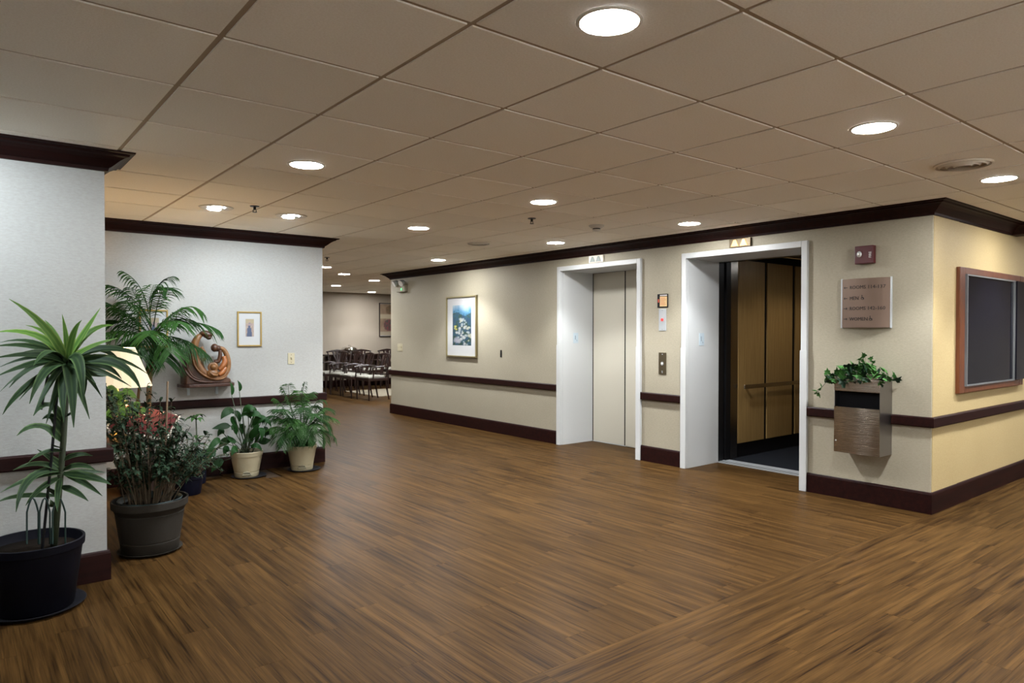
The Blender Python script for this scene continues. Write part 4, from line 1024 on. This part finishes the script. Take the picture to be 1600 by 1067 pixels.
for k,(c,tp,Yo) in enumerate([((470,620),(476,598),0),((450,625),(440,605),.05),((455,640),(425,640),-.1),((440,660),(420,672),-.12),((445,650),(432,690),-.2),((490,625),(505,625),-.05),((500,640),(517,672),-.12),((500,655),(510,690),-.15),
 ((480,640),(492,650),-.25),((460,640),(455,665),-.28),((470,650),(480,690),-.3),((450,640),(428,622),.1),((485,620),(498,640),.1),((475,620),(465,610),-.2),((445,640),(440,640),-.25),((495,645),(525,655),0),((465,660),(440,700),-.25),((480,660),(505,640),-.2),((460,630),(490,612),.05),((452,655),(428,655),.0),((488,650),(512,650),-.22),((470,640),(462,680),-.33),((440,640),(415,655),.05),((450,620),(450,600),-.1),((500,630),(515,640),.05),((505,660),(522,685),-.05),((455,660),(445,690),-.15),((490,660),(495,690),-.2),((465,630),(475,640),-.3),((480,630),(470,630),-.1),((460,650),(448,655),-.2),((485,655),(498,668),-.28)]):
    tp_=ony(*tp,py_+Yo); c_=ony(*c,py_+Yo*.5)+Vector((0,0,.05)); b=base+Vector((rg2.uniform(-.05,.05),rg2.uniform(-.05,.05),0))
    frond(pa,b,c_,tp_,20,.115,.0075,'palm_light' if k%2 else 'palm_leaf',droop=.7,start=.36)
o=MB()
for k in range(90):
    p=Vector((px_+rg2.uniform(-.13,.13),py_+rg2.uniform(-.13,.1),.23)); d=Vector((rg2.uniform(-1,1),rg2.uniform(-1,1),rg2.uniform(.3,1.2))).normalized()*rg2.uniform(.05,.12)
    o.ribbon(p,p+d*.6,p+d-Vector((0,0,.02)),.012,3,.1)
o=o.build('low_foliage','palm_light',pa,smooth=True,recalc=False); o['kind']='stuff'

# tall bamboo palm behind the lamp
tx,ty=1.22,6.76
tp0=thing('tall_palm','tall palm with ragged fronds rising beside the lamp','plant',(tx,ty,0))
pot(tp0,(tx,ty,.0005),.17,.13,.3,'grey_pot',.04)
P=[(tx,ty,.25)]+[A(232,640,ty),A(234,580,ty),A(240,540,ty-.02),A(243,520,ty-.02)]
MB().tube(P,[.020,.020,.024,.018,.012],8).build('cane','cane',tp0,smooth=True)
MB().tube([(tx-.04,ty+.03,.25),A(218,600,ty+.05),A(212,520,ty+.05)],[.014,.012,.008],7).build('cane','cane',tp0,smooth=True)
for k in range(7):
    b=A(235+rg2.uniform(-4,4),rg2.uniform(560,635),ty); e_=b+Vector((rg2.uniform(-.07,.09),rg2.uniform(-.06,.02),rg2.uniform(-.03,.1)))
    leaf(tp0,b,(b+e_)/2+Vector((0,0,.02)),e_,.02,'cane',name='dry_sheath',seg=5)
for k,(bp,c,tp,Yo) in enumerate([((232,490),(225,440),(192,424),.05),((234,490),(240,435),(270,432),-.05),((240,510),(250,440),(262,450),-.15),((242,515),(290,465),(312,484),-.1),((245,520),(300,490),(342,516),-.12),((245,530),(275,515),(322,552),-.25),
 ((240,530),(255,500),(285,480),-.25),((238,530),(210,490),(180,480),-.1),((236,525),(190,480),(160,470),.1),((238,530),(200,510),(165,520),-.1),((238,535),(205,530),(172,545),-.2),((240,535),(225,510),(205,545),-.3),((242,535),(262,520),(268,552),-.3),((240,540),(250,540),(258,565),-.25),((234,500),(200,450),(168,445),.15),((236,510),(230,470),(240,445),-.2),((240,525),(270,490),(298,500),.05),((238,525),(215,480),(195,470),-.25),((238,530),(240,505),(232,525),-.35),((238,530),(195,500),(175,500),.1),((238,545),(232,545),(222,560),-.3),((241,525),(262,490),(280,505),-.3),((237,515),(215,470),(205,450),.1)]):
    Y=ty+Yo
    frond(tp0,A(*bp,ty),A(*c,(Y+ty)/2),A(*tp,Y),18,.18,.012,'palm_leaf' if k%3 else 'palm_light',droop=.75,start=.18)

# ------------------------------------------------------------------ SIDE TABLE, CLOTH, LAMP, POTHOS
sx,sy=.98,5.95; sz=.60
st=thing('side_table','small dark side table hidden behind the plants in the alcove','table',(sx,sy,0))
MB().box((sx-.30,sy-.26,sz-.03),(sx+.26,sy+.26,sz)).build('table_top','table_wood',st,bevel=.005)
for a_ in (-.26,.22):
    for b_ in (-.22,.19): MB().box((sx+a_,sy+b_,.0005),(sx+a_+.035,sy+b_+.035,sz-.03)).build('leg','table_wood',st,bevel=.003)
# a cushion leaning on the table front carrying the trim
A0=A(213,649,5.7); A1=A(258,683,5.55)
cu=thing('patterned_red_cushion','red cushion with white piped edge resting on the alcove table','cushion',(sx+.1,sy-.1,sz))
c0=Vector((sx+.12,sy-.13,sz+.075)); ux=Vector((.8,-.35,-.22)).normalized(); uy=Vector((.25,.75,.35)); uy=(uy-ux*uy.dot(ux)).normalized(); uz=ux.cross(uy)
rows=[]; n=10
top_=[];bot_=[]
mb=MB(); idx={}
for sgn in (1,-1):
    for i in range(n+1):
        for j in range(n+1):
            u=-1+2*i/n; v=-1+2*j/n; hh=.055*max(0,(1-u**4)*(1-v**4))**.5
            idx[(sgn,i,j)]=mb.av(c0+Vector((0,0,.05))+ux*u*.20+uy*v*.18+uz*sgn*hh)
    for i in range(n):
        for j in range(n): mb.f.append([idx[(sgn,i,j)],idx[(sgn,i+1,j)],idx[(sgn,i+1,j+1)],idx[(sgn,i,j+1)]])
mb.build('cushion_body','red_cloth',cu,smooth=True)
K=c0+Vector((0,0,.05))
ring=[K+ux*a_*.203+uy*b_*.183 for a_,b_ in ((-1,-1),(0,-1),(1,-1),(1,0),(1,1),(0,1),(-1,1),(-1,0),(-1,-1))]
mb=MB()
for p,q2 in zip(ring,ring[1:]):
    m_=9
    for k in range(m_):
        a1=p.lerp(q2,k/m_); a2=p.lerp(q2,(k+.72)/m_); mb.tube([a1,a2],.009,6)
mb.build('white_piping','white_trim',cu)
mb=MB()
for (a_,b_) in ((-.4,.3),(.2,-.3),(.5,.5),(-.5,-.5),(.0,.1)):
    mb.ball(K+ux*a_*.2+uy*b_*.18+uz*.056,(.022,.022,.006),8,4)
mb.build('printed_flowers','white_trim',cu)

lpx,lpy=.968,6.12
la=thing('table_lamp','brass table lamp with a glowing cream shade behind the plants','lamp',(lpx,lpy,sz))
z0=ony(200,603,lpy).z; z1=ony(200,543,lpy).z
MB().lathe([(.001,0),(.075,0),(.075,.012),(.03,.03),(.022,.06),(.05,.12),(.055,.18),(.03,.24),(.011,.27),(.009,z0-sz+.06),(.001,z0-sz+.06)],(lpx,lpy,sz+.0005),20).build('lamp_base','brass',la,smooth=True)
hx=[]
mb=MB(); n=6
R=[]
for (r_,z) in ((.245,z0),(.125,z1),(.122,z1),(.242,z0)):
    R.append([(lpx+r_*math.cos(math.pi*2*k/24)*1.0,lpy+r_*math.sin(math.pi*2*k/24),z) for k in range(24)])
MB().rings(R+[R[0]],True,False).build('lamp_shade','lamp_shade',la,smooth=False)
MB().tube([(lpx-.11,lpy,z1-.015),(lpx+.11,lpy,z1-.015)],.002,5).tube([(lpx,lpy-.11,z1-.015),(lpx,lpy+.11,z1-.015)],.002,5).build('shade_spider','brass',la)
MB().ball((lpx,lpy,(z0+z1)/2+.02),.03,12,8).build('bulb','slit_lens',la)
L=bpy.data.lights.new('lamp_bulb','POINT'); L.energy=6; L.color=(1,.66,.32); L.shadow_soft_size=.045
lo=bpy.data.objects.new('lamp_bulb',L); COL.objects.link(lo); lo.parent=la; lo.location=Vector((lpx,lpy,(z0+z1)/2+.08))-ORG[la.name]

po=thing('pothos_plant','yellow-green broad-leaved pothos glowing under the lamp shade','plant',(.80,5.86,sz))
pot(po,(.80,5.86,sz+.0005),.075,.055,.11,'cream_pot',.02)
rg3=random.Random(4)
for k in range(26):
    px=rg3.uniform(166,222); py=rg3.uniform(606,650); Y=5.86+rg3.uniform(-.16,.02)
    tp=ony(px+rg3.uniform(-14,16),py+rg3.uniform(2,14),Y); bs=ony(px,py,Y); b=Vector((.80,5.86,sz+.09))
    MB().tube([b,(b+bs)/2+Vector((0,0,.05)),bs],.0025,5).build('leaf_stalk','stem_green',po)
    leaf(po,bs,(bs+tp)/2+Vector((0,0,.025)),tp+(tp-bs).normalized()*.04,.075,'pothos_leaf',shape=OV,seg=6,fold=.2,up=(.2,-.7,.7))

# ------------------------------------------------------------------ DINING ROOM
def make_chair():
    t=thing('dining_armchair','','chair',(0,0,0),'armchairs in the far dining room')
    w_,d,h=.27,.24,.46   # faces +Y
    MB().box((-.265,-.22,.40),(.265,.24,.455)).build('seat_frame','chair_wood',t,bevel=.006)
    R=[]
    for (k,z) in ((1,.456),(1.0,.475),(.96,.495),(.82,.505)): R.append([(-.255*k,.235*k,z),(-.21*k,-.205*k,z),(.21*k,-.205*k,z),(.255*k,.235*k,z)])
    MB().rings(R).build('seat_cushion','seat_fabric',t,bevel=.01)
    for s in (-1,1):
        MB().tube([(s*.245,.215,.0005),(s*.245,.215,.40)],[.015,.022],8).build('leg','chair_wood',t)
        MB().tube([(s*.225,-.27,.0005),(s*.22,-.215,.25),(s*.215,-.20,.42)],[.015,.02,.022],8).build('leg','chair_wood',t)
        MB().tube([(s*.215,-.20,.42),(s*.225,-.235,.65),(s*.245,-.30,.93)],[.021,.019,.017],8).build('back_post','chair_wood',t)
        MB().tube([(s*.23,-.25,.68),(s*.29,-.10,.70),(s*.30,.08,.69),(s*.285,.16,.665)],.017,8,flat=1.1).build('arm_rest','chair_wood',t)
        MB().tube([(s*.285,.15,.66),(s*.265,.12,.55),(s*.262,.13,.42)],.015,8).build('arm_support','chair_wood',t)
    MB().tube([(-.275,-.305,.915),(-.14,-.318,.935),(0,-.322,.95),(.14,-.318,.935),(.275,-.305,.915)],[.016,.022,.025,.022,.016],8,flat=.7).build('crest_rail','chair_wood',t)
    MB().tube([(-.215,-.215,.53),(.215,-.215,.53)],.014,8).build('lower_rail','chair_wood',t)
    # pierced vase splat
    def sy_(z): return -.217-(z-.53)*.25
    for s in (-1,1):
        MB().tube([(s*.03,sy_(.53),.53),(s*.05,sy_(.62),.62),(s*.035,sy_(.70),.70),(s*.075,sy_(.80),.80),(s*.10,sy_(.93),.93)],[.026,.022,.018,.024,.030],6,flat=.45).build('splat_rib','chair_wood',t)
    MB().tube([(0,sy_(.53),.53),(0,sy_(.72),.72),(0,sy_(.93),.93)],[.03,.03,.05],6,flat=.35).build('splat_rib','chair_wood',t)
    return t
ch=make_chair()
spots=[((6.76,13.12),1.62,'dark armchair with pale seat nearest the elevator wall end, front row'),
((6.74,13.80),1.5,'dark front-row armchair second from the elevator wall end'),
((6.77,14.47),1.6,'dark front-row armchair third from the elevator wall end'),
((6.74,15.14),1.55,'dark front-row armchair beside the end of the left wall'),
((7.32,15.78),3.1,'dark armchair behind the front row, left of the metal dish'),
((8.02,15.80),3.2,'dark armchair behind the front row, right of the metal dish'),
((8.72,15.78),3.12,'dark armchair partly hidden by the elevator wall, below the far picture')]
first=True
for (pp,rz,lab) in spots:
    o=ch if first else copy_tree(ch); first=False
    o.location=(*pp,0); o.rotation_euler.z=rz; o['label']=lab
sb=thing('serving_table','dark serving table against the far dining room wall','table',(8.0,16.45,0))
MB().box((7.2,16.24,.80),(8.75,16.66,.84)).build('table_top','table_wood',sb,bevel=.005)
for x in (7.25,8.65):
    for y in (16.27,16.58): MB().box((x,y,.0005),(x+.05,y+.05,.80)).build('leg','table_wood',sb)
MB().box((7.3,16.29,.70),(8.65,16.6,.80)).build('apron','table_wood',sb)
cx,cy=ony(546,550,16.44).x,16.44
cdh=thing('chafing_dish','silver serving dish with domed lid on the far dining table','dish',(cx,cy,.84))
MB().lathe([(.001,.0005),(.15,.0005),(.15,.02),(.17,.07),(.20,.10),(.205,.115),(.001,.115)],(cx,cy,.8405),28).build('dish_body','steel',cdh,auto=40)
MB().lathe([(.205,.116),(.20,.145),(.175,.175),(.11,.2),(.001,.205)],(cx,cy,.8405),28).build('lid','chrome',cdh,auto=40)
MB().tube([(cx-.04,cy,1.04),(cx-.03,cy,1.065),(cx+.03,cy,1.065),(cx+.04,cy,1.04)],.006,6).build('lid_handle','chrome',cdh)
rp_=onz(583,612,0); 
rg_=MB().box((7.15,13.55,.0008),(9.6,15.3,.008)).build('area_rug','rug'); tag(rg_,'pale beige rug on the dining room floor behind the armchairs','rug')
